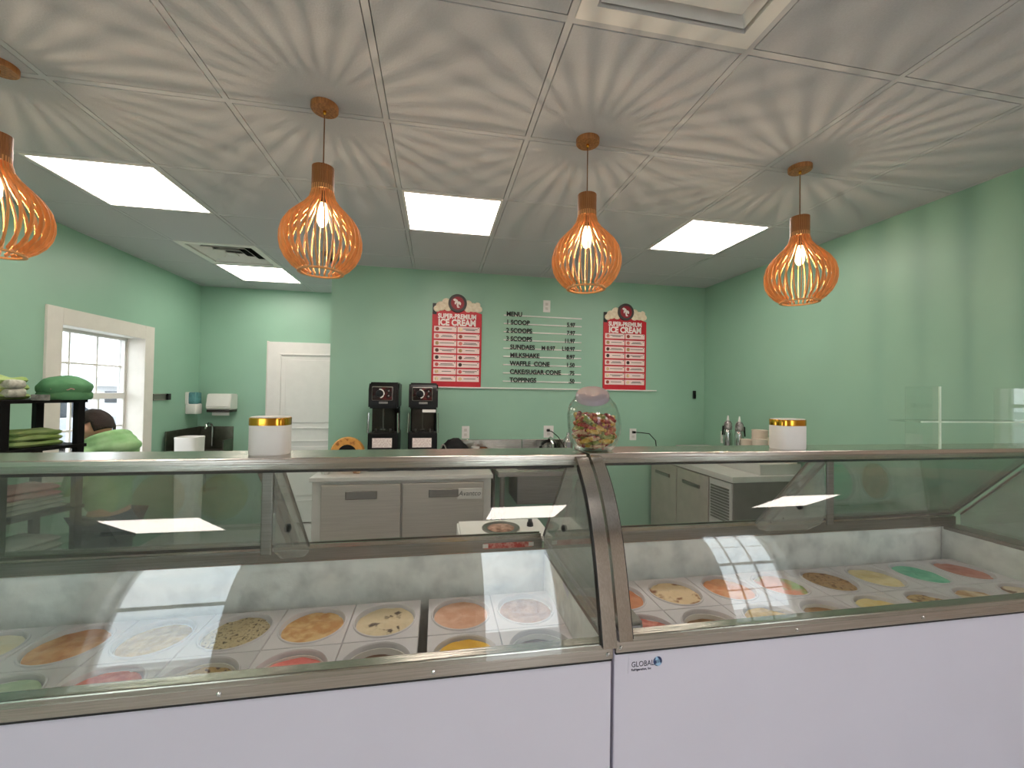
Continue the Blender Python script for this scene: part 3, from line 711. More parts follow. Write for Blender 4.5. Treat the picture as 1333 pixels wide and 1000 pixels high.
for i in range(190):
    for _ in range(60):
        z = random.uniform(0.012, 0.112); rmax = (0.050 if z < 0.02 else 0.058 if z < 0.03 else 0.068)
        a = random.uniform(0, 2 * PI); rr = rmax * math.sqrt(random.uniform(0.3, 1))
        break
    k = i % len(CAN)
    if k not in cm:
        bm = B(); lathe(bm, [(0.003, -0.026), (0.0075, -0.020), (0.0035, -0.0155), (0.0082, -0.0125), (0.0088, 0.0), (0.0082, 0.0125), (0.0035, 0.0155), (0.0075, 0.020), (0.003, 0.026)], n=10)
        o = obj('wrapped_candy', bm, CAN[k], None, True); cm[k] = o
    else:
        o = bpy.data.objects.new('wrapped_candy', cm[k].data); C.objects.link(o)
    o.location = (jx + rr * math.cos(a), jy + rr * math.sin(a), ZL + z + 0.006)
    o.rotation_euler = (random.uniform(1.0, 2.1), 0, a + random.uniform(-0.45, 0.45))
    rr = min(rr, 0.062)
    o.location.x, o.location.y = jx + rr * math.cos(a), jy + rr * math.sin(a)
    if z < 0.03: o.rotation_euler = (PI / 2 + random.uniform(-0.15, 0.15), 0, a + random.uniform(-0.3, 0.3))
    tag(o, 'small %s wrapped candy inside the glass jar' % ('bright red', 'golden yellow', 'orange brown', 'dark crimson', 'olive green', 'cream and red')[k], 'candy', 'wrapped candies in the jar')

# clear acrylic stand on the second freezer's ledge
t = thing('acrylic_stand', 'clear acrylic display stand with one shelf on the badged freezer ledge', 'display stand', (2.1, 1.36, ZL))
for xx in (1.925, 2.40):
    p = obj('side_sheet', boxb((xx - 0.003, 1.30, ZL), (xx + 0.003, 1.42, 1.61)), ACRYL, t)
    obj('sheet_edge', boxb((xx - 0.0045, 1.297, ZL), (xx + 0.0045, 1.3005, 1.61)), ACRYE, p)
p = obj('shelf', boxb((1.835, 1.30, 1.469), (2.44, 1.42, 1.475)), ACRYL, t)
obj('sheet_edge', boxb((1.835, 1.297, 1.4695), (2.44, 1.3005, 1.4745)), ACRYE, p)

# ------------------------------------------------------------------ on the back wall: posters, ledge, letter rails, sockets
BEIGE = mat('scoop_print', (226, 206, 178), 0.6, scale=30, rgb2=(244, 230, 206))
DGREY = mat('badge_ring', (62, 54, 54), 0.5)
single('picture_ledge', boxb((-0.20, YB - 0.022, 1.586), (2.24, YB, 1.598), 0.002), WPLAS, 'long thin white ledge under the posters on the green wall', 'ledge', loc=(1.02, YB, 1.59))
def poster(x0, lab, dzs):
    x1, zb, zt = x0 + 0.468, 1.598, 2.300
    y = YB - 0.012
    t = thing('ice_cream_poster', lab, 'poster', ((x0 + x1) / 2, y, zb), 'red ice cream posters')
    n = 14; arch = [(x0, zb), (x1, zb), (x1, zt)] + [(x1 - (x1 - x0) * k / n, zt + 0.045 * math.sin(PI * k / n)) for k in range(1, n)] + [(x0, zt)]
    bd = obj('board', prism(B(), arch, YB - 0.001, y, 'y'), RED, t)
    mx = (x0 + x1) / 2
    obj('dark_corner', boxb((x0 + 0.002, y - 0.001, zt - 0.02), (x0 + 0.04, YB - 0.002, zt + 0.085)), BLACK, t)
    for k, (dx, dz, r) in enumerate(((-0.155, 0.06, 0.05), (-0.105, 0.10, 0.042), (-0.19, 0.035, 0.035), (-0.09, 0.05, 0.04), (0.10, 0.09, 0.042), (0.15, 0.06, 0.05), (0.20, 0.045, 0.038), (0.19, 0.085, 0.03), (0.10, 0.045, 0.038))):
        obj('scoop_picture', ell(B(), (mx + dx, y - 0.002, zt + dz), (r, 0.006, r * 0.9), 14), BEIGE, t, True)
    c = (mx, y - 0.010, zt + 0.092)
    bg = obj('badge', lathe(B(), [(0.087, 0.02), (0.087, -0.006), (0.084, -0.009)], c, 40, 'y'), DGREY, t, True)
    obj('badge_face', lathe(B(), [(0.062, 0), (0.062, -0.0115)], c, 36, 'y'), mat('badge_red', (150, 24, 40), 0.5), bg, True)
    for dx, dz, rx, rz in ((-0.03, 0.035, 0.020, 0.014), (-0.012, 0.018, 0.016, 0.022), (0.012, 0.004, 0.02, 0.016), (0.0, -0.02, 0.012, 0.022), (0.028, -0.006, 0.010, 0.018), (-0.026, 0.0, 0.008, 0.018), (0.008, -0.045, 0.016, 0.008)):
        obj('emblem', ell(B(), (c[0] + dx * 0.85, c[1] - 0.0115, c[2] + dz * 0.85), (rx * 0.85, 0.0015, rz * 0.85), 12), POSTW, bg, True)
    obj('heading', text_wall('SUPER-PREMIUM', 0.062, mx, y - 0.001, 2.247, align='CENTER', bold=0.0024, sx=0.81), POSTW, t)
    obj('heading', text_wall('ICE CREAM', 0.082, mx, y - 0.001, 2.181, align='CENTER', bold=0.0036, sx=0.87), POSTW, t)
    cols = [(150, 60, 44), (96, 50, 40), (226, 190, 150), (214, 120, 110), (60, 34, 30), (232, 206, 170), (176, 140, 96), (206, 90, 90)]
    for r in range(8):
        for c_ in range(2):
            ca = x0 + 0.018 + c_ * 0.220; zb_ = 2.118 - r * 0.0672
            cd = obj('flavour_card', boxb((ca, y - 0.003, zb_), (ca + 0.211, y + 0.001, zb_ + 0.052), 0.002), PINKW, t)
            q = cols[(r * 3 + c_ * 5 + dzs) % 8]
            obj('flavour_picture', lathe(B(), [(0.0175, 0), (0.0165, -0.0015)], (ca + 0.03, y - 0.003, zb_ + 0.026), 16, 'y'), mat('print_%d' % ((r * 3 + c_ * 5 + dzs) % 8), q, 0.6, scale=60, var=0.2), cd)
            ln = B(); wds = 1 + (r + c_ + dzs) % 2
            for q_ in range(wds):
                hw = 0.045 + 0.012 * ((r * 7 + c_ * 3 + q_ * 5) % 3)
                box(ln, (ca + 0.122 - hw, y - 0.0038, zb_ + 0.022 + (q_ * 0.011 if wds == 2 else 0.003) - (0.004 if wds == 2 else 0)), (ca + 0.122 + hw, y - 0.003, zb_ + 0.028 + (q_ * 0.011 if wds == 2 else 0.003) - (0.004 if wds == 2 else 0)))
            box(ln, (ca + 0.194, y - 0.0038, zb_ + 0.040), (ca + 0.203, y - 0.003, zb_ + 0.048))
            obj('card_print', ln, INK, cd)
poster(-0.055, 'red SUPER-PREMIUM ICE CREAM poster beside the black drink machines', 0)
poster(1.654, 'red SUPER-PREMIUM ICE CREAM poster above the candy jar, near the side wall', 3)
rails = [('MENU', 0, '', []), ('1 SCOOP', 0, '5.97', []), ('2 SCOOPS', 0, '7.97', []), ('3 SCOOPS', 0, '11.97', []), ('SUNDAES', 1, '10.97', [(0.40, 'M 8.97'), (0.61, 'L')]), ('MILKSHAKE', 1, '8.97', []),
         ('WAFFLE  CONE', 1, '1.50', []), ('CAKE/SUGAR CONE', 1, '.75', []), ('TOPPINGS', 1, '.50', [])]
for k, (tx, ind, pr, ex) in enumerate(rails):
    z = 2.303 - k * 0.0803; y = YB - 0.010
    t = thing('letter_rail', 'thin white letter rail %s on the wall menu' % ('heading MENU', 'pricing one scoop', 'pricing two scoops', 'pricing three scoops', 'pricing sundaes', 'pricing milkshakes', 'pricing a waffle cone', 'pricing cake or sugar cones', 'pricing toppings')[k], 'menu rail', (1.02, YB, z), 'white letter rails of the wall menu')
    obj('rail', boxb((0.628, y, z - 0.005), (1.422, YB, z + 0.006), 0.001), WPLAS, t)
    def spaced(s): return ' '.join(s)
    obj('lettering', text_wall(tx, 0.062, 0.652 + 0.042 * ind, y - 0.002, z - 0.006, depth=0.0012, bold=0.0018, sx=0.92), BLACKINK, t)
    for ex_, es in ex: obj('lettering', text_wall(es, 0.058, 0.628 + ex_ - 0.02, y - 0.002, z - 0.006, depth=0.0012, bold=0.0016, sx=0.86), BLACKINK, t)
    if pr: obj('lettering', text_wall(pr, 0.058, 1.352, y - 0.002, z - 0.006, depth=0.0012, align='RIGHT', bold=0.0018, sx=0.86), BLACKINK, t)
def outlet(x, z, lab, wall='back', w=0.072, h=0.118, plug=None):
    loc = (x, YB, z) if wall == 'back' else (XR, x, z)
    t = thing('wall_outlet', lab, 'outlet', loc, 'white wall outlets')
    def bx(a0, a1, z0, z1, d0, d1):
        return boxb((a0, YB - d1, z0), (a1, YB - d0, z1), 0.0015) if wall == 'back' else boxb((XR - d1, a0, z0), (XR - d0, a1, z1), 0.0015)
    p = obj('cover_plate', bx(x - w / 2, x + w / 2, z - h / 2, z + h / 2, 0, 0.007), WPLAS, t)
    for dz in (-0.022, 0.022): obj('socket', bx(x - 0.014, x + 0.014, z + dz - 0.013, z + dz + 0.013, 0.006, 0.0095), mat('socket_white', (206, 202, 196), 0.5), p)
    return t
outlet(1.058, 2.412, 'white wall outlet just above the wall menu')
outlet(0.277, 1.165, 'white wall outlet behind the black bag above the steel backsplash')
o1 = outlet(1.095, 1.17, 'wide white wall outlet with a black plug and cord beside the candy jar', w=0.10)
o2 = outlet(1.99, 1.14, 'white wall outlet with a black plug and looping cord beyond the candy jar')
outlet(3.69, 1.14, 'white wall outlet on the side wall behind the cream dispensers', 'right')
for x, z, pts, lab in ((1.085, 1.185, [(0, 0, 0), (0.03, -0.03, -0.01), (0.09, -0.04, -0.06), (0.14, -0.05, -0.14), (0.15, -0.06, -0.30)], 'short black power cord plugged in beside the faucet'),
                       (1.99, 1.165, [(0, 0, 0), (0.05, -0.04, 0.0), (0.14, -0.05, -0.01), (0.21, -0.05, -0.08), (0.225, -0.05, -0.20), (0.23, -0.05, -0.6)], 'long black power cord looping down from the socket beyond the candy jar')):
    t = thing('power_cord', lab, 'cord', (x, YB - 0.01, z))
    obj('plug', boxb((x - 0.014, YB - 0.042, z - 0.012), (x + 0.014, YB - 0.009, z + 0.012), 0.004), BLACK, t)
    obj('cable', tube(B(), [(x + a, YB - 0.03 + b, z + c) for a, b, c in pts], 0.0045, 8), BLACK, t, True)
t = thing('wall_clip', 'small black upright clip on the green wall near the corner', 'wall clip', (2.68, YB, 1.557))
obj('clip_body', boxb((2.664, YB - 0.022, 1.515), (2.692, YB, 1.60), 0.004), BLACK, t)
obj('clip_tab', boxb((2.670, YB - 0.03, 1.535), (2.686, YB - 0.021, 1.56), 0.002), BLACKM, t)

# ------------------------------------------------------------------ back bar: undercounter fridge, drink machines, sink table
FRD = mat('fridge_door_steel', (186, 180, 172), 0.33, 0.5, var=0.06, scale=8, stretch=(0.5, 30, 30))
FRB = mat('fridge_body_grey', (204, 202, 198), 0.4, 0.2, var=0.03)
fx0, fx1, fy0, fy1, fz = -0.90, 0.44, 3.28, 3.96, 0.905
t = thing('undercounter_fridge', 'two door stainless undercounter fridge below the black drink machines', 'fridge', ((fx0 + fx1) / 2, 3.62, 0))
obj('body', boxb((fx0, fy0 + 0.04, 0.14), (fx1, fy1, 0.87), 0.004), FRB, t)
obj('worktop', boxb((fx0 - 0.01, fy0, 0.872), (fx1 + 0.01, fy1, fz), 0.004), FRB, t)
mid = (fx0 + fx1) / 2 - 0.02
for a, b in ((fx0 + 0.07, mid - 0.006), (mid + 0.006, fx1 - 0.06)):
    dr = obj('door', boxb((a, fy0 + 0.005, 0.16), (b, fy0 + 0.042, 0.845), 0.006), FRD, t)
    hx = (a + b) / 2
    hw = 0.115
    hn = obj('handle', boxb((hx - hw, fy0 - 0.002, 0.735), (hx + hw, fy0 + 0.008, 0.80), 0.006), STEELD, dr)
obj('name_plate', boxb((fx1 - 0.27, fy0 + 0.001, 0.715), (fx1 - 0.075, fy0 + 0.006, 0.80), 0.003), FRB, t)
obj('name_plate', text_wall('Avantco', 0.056, fx1 - 0.26, fy0 + 0.001, 0.742, depth=0.0008, shear=0.25, sx=0.92), mat('plate_print', (70, 70, 74), 0.5), t)
for a in (fx0 + 0.06, fx1 - 0.06):
    for b in (fy0 + 0.1, fy1 - 0.08):
        obj('caster', lathe(B(), [(0.03, -0.014), (0.055, -0.012), (0.055, 0.012), (0.03, 0.014)], (a, b, 0.055), 18, 'x'), BLACK, t, True)
        obj('caster_bracket', boxb((a - 0.024, b - 0.03, 0.08), (a + 0.024, b + 0.03, 0.142)), STEELD, t)
CHAM = glassy('machine_chamber', (0.45, 0.45, 0.45), 0.08)
def machine(xc, lab, seed):
    y0, y1, z0, z1 = 3.50, 3.82, fz, 1.622; hw = 0.118
    t = thing('drink_machine', lab, 'drink machine', (xc, 3.66, z0), 'black countertop drink machines')
    obj('base', boxb((xc - hw, y0 - 0.02, z0), (xc + hw, y1, z0 + 0.10), 0.01), BLACK, t)
    obj('drip_grille', boxb((xc - 0.09, y0 - 0.016, z0 + 0.099), (xc + 0.09, y0 + 0.05, z0 + 0.106), 0.002), STEELD, t)
    obj('lower_body', boxb((xc - hw, y0 + 0.02, z0 + 0.09), (xc + hw, y1, z0 + 0.305), 0.008), BLACK, t)
    obj('back_column', boxb((xc - hw + 0.01, y0 + 0.17, z0 + 0.28), (xc + hw - 0.01, y1, z1 - 0.05), 0.006), BLACKM, t)
    hd = B(); prism(hd, [(y0 + 0.01, z1 - 0.215), (y1, z1 - 0.215), (y1, z1), (y0 + 0.05, z1), (y0 + 0.005, z1 - 0.06)], xc - hw, xc + hw)
    bmesh.ops.bevel(hd, geom=list(hd.edges), offset=0.012, segments=2, affect='EDGES'); hd = obj('head', hd, BLACK, t, True)
    pf = obj('control_frame', boxb((xc - 0.09, y0 - 0.004, z1 - 0.150), (xc + 0.075, y0 + 0.02, z1 - 0.035), 0.008), STEELD, t)
    obj('control_panel', boxb((xc - 0.084, y0 - 0.007, z1 - 0.144), (xc + 0.069, y0 - 0.003, z1 - 0.041), 0.006), mat('machine_panel', (22, 12, 14), 0.15, scale=20, rgb2=(86, 26, 26), ramp=(0.5, 0.7)), pf)
    dl = obj('dial', lathe(B(), [(0.030, 0), (0.028, -0.012), (0.010, -0.014)], (xc - 0.028, y0 - 0.006, z1 - 0.092), 22, 'y'), BLACK, pf, True)
    obj('dial_rim', tube(B(), [(xc - 0.028 + 0.034 * math.cos(a), y0 - 0.009, z1 - 0.092 + 0.034 * math.sin(a)) for a in [(-80 + 16 * k) * PI / 180 for k in range(12)]], 0.005, 6), WPLAS, pf, True)
    for bz in (-0.07, -0.11): obj('button', lathe(B(), [(0.007, 0), (0.006, -0.004)], (xc + 0.042, y0 - 0.006, z1 + bz), 12, 'y'), STEELD, pf, True)
    obj('maker_plate', boxb((xc - 0.035, y0 + 0.002, z1 - 0.175), (xc + 0.035, y0 + 0.012, z1 - 0.158), 0.002), STEELD, t)
    obj('chamber', boxb((xc - hw + 0.03, y0 + 0.03, z0 + 0.30), (xc + hw - 0.03, y0 + 0.165, z1 - 0.212)), CHAM, t)
    for s_ in (-1, 1):
        obj('side_rail', tube(B(), [(xc + s_ * (hw + 0.002), y0 + 0.02, z0 + 0.305), (xc + s_ * (hw - 0.002), y0 + 0.02, z1 - 0.25)], 0.010, 8), CHROME, t, True)
    w_ = obj('spindle', tube(B(), [(xc - 0.005, y0 + 0.085, z1 - 0.213), (xc - 0.005, y0 + 0.085, z0 + 0.33)], 0.007, 8), CHROME, t, True)
    obj('whisk', lathe(B(), [(0.008, 0.04), (0.024, 0.03), (0.024, 0.02), (0.010, 0.012)], (xc - 0.005, y0 + 0.085, z0 + 0.305), 16), CHROME, w_, True)
    for q in (-0.06, 0.055): obj('nozzle', lathe(B(), [(0.010, 0.03), (0.007, 0)], (xc + q, y0 + 0.05, z0 + 0.305), 12), STEELD, t, True)
    obj('label_sheet', boxb((xc - 0.082, y0 + 0.0165, z0 + 0.185), (xc + 0.072, y0 + 0.0205, z0 + 0.262)), mat('label_paper', (206, 190, 188), 0.6, scale=90, rgb2=(232, 224, 220)), t)
    return t
machine(-0.425, 'black drink machine standing nearest the white door', 0)
m2 = machine(-0.108, 'black drink machine with white paper tape, beside the black bag', 1)
obj('paper_tape', boxb((-0.115, 3.522, 1.378), (-0.005, 3.528, 1.402)), WPLAS, m2)
# black bag, ring ornament and crumpled papers on the fridge worktop
def lump(c, r, seed, amp=0.25, seg=28, freq=2.2, flat=None):
    bm = B(); ell(bm, (0, 0, 0), (1, 1, 1), seg)
    for v in bm.verts:
        n_ = v.co.normalized(); h = 1 + amp * noise.noise(n_ * freq + Vector((seed, seed, 0))) + amp * 0.4 * noise.noise(n_ * freq * 3 + Vector((0, seed, 0)))
        q = Vector((n_.x * r[0] * h, n_.y * r[1] * h, n_.z * r[2] * h))
        if flat is not None: q.z = max(q.z, flat)
        v.co = q + Vector(c)
    return bm
t = thing('black_bag', 'slumped black fabric bag on the steel worktop beside a drink machine', 'bag', (0.16, 3.58, fz))
obj('bag_body', lump((0.16, 3.58, fz + 0.105), (0.125, 0.09, 0.135), 3, 0.22, flat=-0.105), mat('black_cloth', (16, 16, 18), 0.85, bump=0.2), t, True)
obj('bag_strap', tube(B(), [(0.06 + 0.03 * math.cos(a), 3.50, fz + 0.11 + 0.10 * math.sin(a)) for a in [k * PI / 9 for k in range(10)]], 0.006, 6), STEELD, t, True)
rx, ry = -0.70, 3.56
t = thing('ring_ornament', 'tan round ring with a black striped centre on the steel worktop', 'ornament', (rx, ry, fz))
LEOP = mat('leopard_tan', (206, 150, 72), 0.5, scale=26, rgb2=(150, 92, 42), ramp=(0.56, 0.66))
bm = lathe(B(), [(0.075, 0.03), (0.125, 0.03), (0.135, 0.0), (0.125, -0.03), (0.075, -0.03)], (rx, ry, fz + 0.135), 36, 'y', False); lathe(bm, [(0.075, -0.03), (0.075, 0.03)], (rx, ry, fz + 0.135), 36, 'y', False)
bmesh.ops.remove_doubles(bm, verts=bm.verts, dist=1e-4); obj('outer_ring', bm, LEOP, t, True)
obj('black_core', lathe(B(), [(0.074, 0.02), (0.074, -0.02)], (rx, ry, fz + 0.135), 30, 'y'), BLACK, t, True)
for k in range(5): obj('pale_stripe', tube(B(), [(rx - 0.05 + k * 0.024, ry - 0.022, fz + 0.08), (rx - 0.03 + k * 0.018, ry - 0.022, fz + 0.165)], 0.003, 6), STEELD, t, True)
obj('hub', lathe(B(), [(0.02, 0), (0.018, -0.028)], (rx, ry, fz + 0.125), 16, 'y'), BEIGE, t, True)
single('brown_paper_wad', lump((-0.60, 3.42, fz + 0.085), (0.050, 0.045, 0.088), 9, 0.4, 24, 3, -0.085), mat('brown_crumpled', (176, 118, 74), 0.6, scale=30, rgb2=(220, 184, 150), bump=0.4), 'crumpled brown and cream paper beside the tan ring', 'paper', loc=(-0.60, 3.42, fz))
single('white_paper_wad', lump((-0.83, 3.42, fz + 0.08), (0.05, 0.05, 0.085), 5, 0.4, 24, 3, -0.08), mat('white_crumpled', (226, 224, 220), 0.5, bump=0.4), 'crumpled clear white wrap on the worktop near the white door', 'wrap', loc=(-0.83, 3.42, fz))
# sink table
sx0, sx1, sy0, sy1 = 0.50, 1.32, 3.34, 3.97
t = thing('sink_table', 'stainless sink table with tall backsplash against the green wall', 'sink', ((sx0 + sx1) / 2, 3.66, 0))
bm = B(); box(bm, (sx0, sy0, 0.87), (sx0 + 0.18, sy1, 0.905)); box(bm, (sx1 - 0.16, sy0, 0.87), (sx1, sy1, 0.905)); box(bm, (sx0 + 0.18, sy0, 0.87), (sx1 - 0.16, sy0 + 0.1, 0.905)); box(bm, (sx0 + 0.18, sy1 - 0.12, 0.87), (sx1 - 0.16, sy1, 0.905))
obj('worktop', bm, STEEL, t)
bm = B(); square_ring(bm, sx0 + 0.18, sx1 - 0.16, sy0 + 0.1, sy1 - 0.12, 0.006, 0.62, 0.872); box(bm, (sx0 + 0.18, sy0 + 0.1, 0.615), (sx1 - 0.16, sy1 - 0.12, 0.622))
obj('basin', bm, STEELD, t)
obj('backsplash', boxb((sx0 - 0.30, sy1, 0.90), (sx0 + 0.32, YB - 0.001, 1.098), 0.002), STEEL, t)
obj('backsplash', boxb((sx0 + 0.326, sy1, 0.90), (sx1, YB - 0.001, 1.098), 0.002), STEEL, t)
for a in (sx0 + 0.04, sx1 - 0.04):
    for b in (sy0 + 0.04, sy1 - 0.04): obj('leg', tube(B(), [(a, b, 0), (a, b, 0.872)], 0.02, 12), STEELD, t, True)
fa = obj('faucet', tube(B(), [(1.06, 3.88, 0.90)] + [(1.06 - 0.0, 3.80 + 0.08 * math.cos(a), 1.05 + 0.08 * math.sin(a)) for a in [k * PI / 8 for k in range(9)]], 0.014, 10), CHROME, t, True)
obj('faucet', tube(B(), [(0.98 + 0.075 * (1 - math.cos(a)), 3.86, 1.02 + 0.075 * math.sin(a)) for a in [k * PI / 10 for k in range(11)]], 0.016, 10), BLACK, t, True)
t = thing('metal_shaker', 'steel and black drink shaker standing beside the sink faucet', 'shaker', (1.235, 3.80, 0.905))
obj('cup', lathe(B(), [(0.038, 0), (0.050, 0.19), (0.047, 0.19), (0.036, 0.01)], (1.235, 3.80, 0.905), 24), CHROME, t, True)
obj('sleeve', lathe(B(), [(0.0435, 0.03), (0.048, 0.12)], (1.235, 3.80, 0.905), 24, cap=False), BLACK, t, True)
obj('cap', lathe(B(), [(0.048, 0.19), (0.044, 0.21), (0.02, 0.24), (0.018, 0.275), (0.01, 0.28)], (1.235, 3.80, 0.905), 24), CHROME, t, True)
single('white_tumbler', lathe(B(), [(0.03, 0), (0.04, 0.16), (0.037, 0.16), (0.028, 0.006)], (0.345, 3.72, fz), 24), WPLAS, 'plain white tumbler on the worktop below an outlet', 'cup', loc=(0.345, 3.72, fz), smooth=True)
single('copper_tumbler', lathe(B(), [(0.032, 0), (0.036, 0.15), (0.033, 0.15), (0.03, 0.006)], (0.425, 3.76, fz), 24), mat('copper', (206, 146, 110), 0.25, 1.0), 'copper coloured tumbler beside the plain white tumbler', 'cup', loc=(0.425, 3.76, fz), smooth=True)

# topping warmer on a small cart behind the plain freezer
t = thing('serving_cart', 'white serving cart standing behind the plain fronted freezer', 'cart', (0.35, 2.16, 0))
obj('top_shelf', boxb((0.10, 1.98, 0.72), (0.60, 2.36, 0.745), 0.004), WPLAS, t); obj('lower_shelf', boxb((0.12, 2.0, 0.25), (0.58, 2.34, 0.27), 0.004), WPLAS, t)
for a in (0.13, 0.57):
    for b in (2.01, 2.33): obj('leg', tube(B(), [(a, b, 0), (a, b, 0.722)], 0.014, 10), STEELD, t, True)
t = thing('topping_warmer', 'white topping warmer with round steel well on the serving cart', 'food warmer', (0.35, 2.16, 0.745))
bm = B(); prism(bm, [(0.12, 2.0), (0.58, 2.0), (0.58, 2.30), (0.12, 2.30)], 0.745, 0.852, 'z'); bmesh.ops.bevel(bm, geom=list(bm.edges), offset=0.01, segments=2, affect='EDGES')
obj('housing', bm, WPLAS, t, True)
obj('steel_well', lathe(B(), [(0.098, 0.0), (0.098, 0.008), (0.086, 0.010), (0.072, 0.002), (0.03, 0.004)], (0.34, 2.15, 0.851), 32), STEELD, t, True)
obj('topping', lathe(B(), [(0.07, 0.004), (0.05, 0.009), (0.01, 0.011)], (0.34, 2.15, 0.851), 28), mat('warm_topping', (128, 84, 62), 0.4, scale=30, rgb2=(190, 150, 130)), t, True)
obj('knob', lathe(B(), [(0.018, 0), (0.016, 0.02), (0.011, 0.022), (0.011, 0.035)], (0.50, 2.17, 0.851), 18), BLACK, t, True)

# refrigerated prep unit along the side wall with dispensers and cups on it
ux0, ux1, uy0, uy1 = 2.16, 2.785, 2.76, 3.94
t = thing('prep_unit', 'refrigerated prep unit with louvred vent against the plain side wall', 'prep table', (2.47, 3.35, 0))
obj('body', boxb((ux0 + 0.02, uy0, 0.10), (ux1, uy1, 0.91), 0.004), mat('unit_grey', (120, 116, 110), 0.5, 0.3, var=0.05), t)
obj('worktop', boxb((ux0, uy0 - 0.01, 0.91), (ux1, uy1, 0.955), 0.004), FRB, t)
obj('raised_lid', boxb((2.42, uy0 + 0.02, 0.954), (ux1, uy1 - 0.02, 1.04), 0.006), FRB, t)
lv = obj('vent_panel', boxb((ux0 + 0.008, uy0 + 0.01, 0.16), (ux0 + 0.022, uy0 + 0.26, 0.90)), FRB, t)
for k in range(12): obj('vent_slat', boxb((ux0 + 0.002, uy0 + 0.03, 0.60 + k * 0.022), (ux0 + 0.010, uy0 + 0.24, 0.612 + k * 0.022)), STEELD, lv)
for a, b in ((uy0 + 0.27, uy0 + 0.71), (uy0 + 0.72, uy1 - 0.01)):
    dr = obj('door', boxb((ux0, a, 0.16), (ux0 + 0.022, b, 0.90), 0.004), mat('prep_door', (188, 180, 170), 0.35, 0.4, var=0.04), t)
    obj('handle', boxb((ux0 - 0.014, a + 0.10, 0.78), (ux0 + 0.001, b - 0.10, 0.81), 0.004), STEELD, dr)
for a in (ux0 + 0.08, ux1 - 0.06):
    for b in (uy0 + 0.08, uy1 - 0.08): obj('foot', lathe(B(), [(0.025, 0), (0.02, 0.102)], (a, b, 0), 14), BLACK, t, True)
for k, (x, y, lab) in enumerate(((2.60, 3.37, 'steel whipped cream dispenser standing nearer the wall corner'), (2.60, 3.225, 'steel whipped cream dispenser standing beside the white paper bowl'))):
    t = thing('cream_dispenser', lab, 'cream dispenser', (x, y, 1.04), 'steel whipped cream dispensers')
    obj('bottle', lathe(B(), [(0.036, 0), (0.038, 0.01), (0.038, 0.17), (0.034, 0.20), (0.030, 0.212)], (x, y, 1.04), 26), CHROME, t, True)
    hd = obj('head', lathe(B(), [(0.034, 0.21), (0.036, 0.23), (0.033, 0.262), (0.022, 0.285), (0.012, 0.29)], (x, y, 1.04), 24), mat('dispenser_head', (120, 116, 116), 0.3, 0.6, scale=40, rgb2=(190, 182, 180)), t, True)
    obj('nozzle', lathe(B(), [(0.012, 0.288), (0.009, 0.31), (0.005, 0.335)], (x, y, 1.04), 14), WPLAS, hd, True)
    s_ = -1 if k == 0 else 1
    obj('lever', tube(B(), [(x + s_ * 0.02, y, 1.29), (x + s_ * 0.048, y, 1.28), (x + s_ * 0.052, y, 1.20)], 0.008, 8), BLACK, t, True)
CUP = mat('paper_cup', (228, 216, 200), 0.6, var=0.02)
def cup_stack(x, y, n, r, h, step, lab, name='paper_cup', grp='paper cups on the prep unit'):
    for q in range(n):
        bm = lathe(B(), [(r * 0.76, 0), (r, h - 0.004), (r + 0.003, h), (r - 0.001, h), (r * 0.74, 0.006)], (x, y, 1.04 + q * step), 24)
        single(name, bm, CUP, lab if q == 0 else lab.replace('paper cup', 'paper cup nested on top') if n > 1 else lab, 'cup', grp, (x, y, 1.04 + q * step), True)
bm = lathe(B(), [(0.045, 0), (0.058, 0.145), (0.061, 0.148), (0.056, 0.147), (0.042, 0.005)], (2.60, 3.12, 1.04), 24); single('paper_bowl', bm, CUP, 'wide white paper bowl between a cream dispenser and the cups', 'bowl', loc=(2.60, 3.12, 1.04), smooth=True)
for q in range(3):
    single('paper_cup', lathe(B(), [(0.046, 0), (0.060, 0.176), (0.063, 0.18), (0.058, 0.178), (0.043, 0.006)], (2.60, 2.99, 1.04 + q * 0.03), 24), CUP, ('lowest of the three tall white paper cups nested together', 'middle one of the three tall white paper cups nested together', 'topmost of the three tall white paper cups nested together')[q], 'cup', 'nested tall paper cups', (2.60, 2.99, 1.04 + q * 0.03), True)
lc = thing('logo_cup', 'white paper cup with a round dark logo in front of the tall cups', 'cup', (2.50, 2.865, 1.04))
obj('cup_wall', lathe(B(), [(0.034, 0), (0.045, 0.176), (0.048, 0.18), (0.043, 0.178), (0.032, 0.006)], (2.50, 2.865, 1.04), 24), CUP, lc, True)
obj('round_logo', ell(B(), (2.478, 2.834, 1.13), (0.026, 0.012, 0.034), 14, Matrix.Rotation(-0.62, 3, 'Z')), mat('logo_print', (70, 30, 34), 0.5, scale=50, rgb2=(150, 60, 60)), lc, True)
single('paper_cup', lathe(B(), [(0.040, 0), (0.052, 0.186), (0.055, 0.19), (0.050, 0.188), (0.038, 0.006)], (2.625, 2.87, 1.04), 24), CUP, 'plain white paper cup between the logo cup and the side wall', 'cup', 'paper cups on the prep unit', (2.625, 2.87, 1.04), True)
single('paper_cup', lathe(B(), [(0.040, 0), (0.052, 0.206), (0.055, 0.21), (0.050, 0.208), (0.038, 0.006)], (2.71, 2.80, 1.04), 24), CUP, 'plain white paper cup standing behind the gold lidded canister', 'cup', 'paper cups on the prep unit', (2.71, 2.80, 1.04), True)

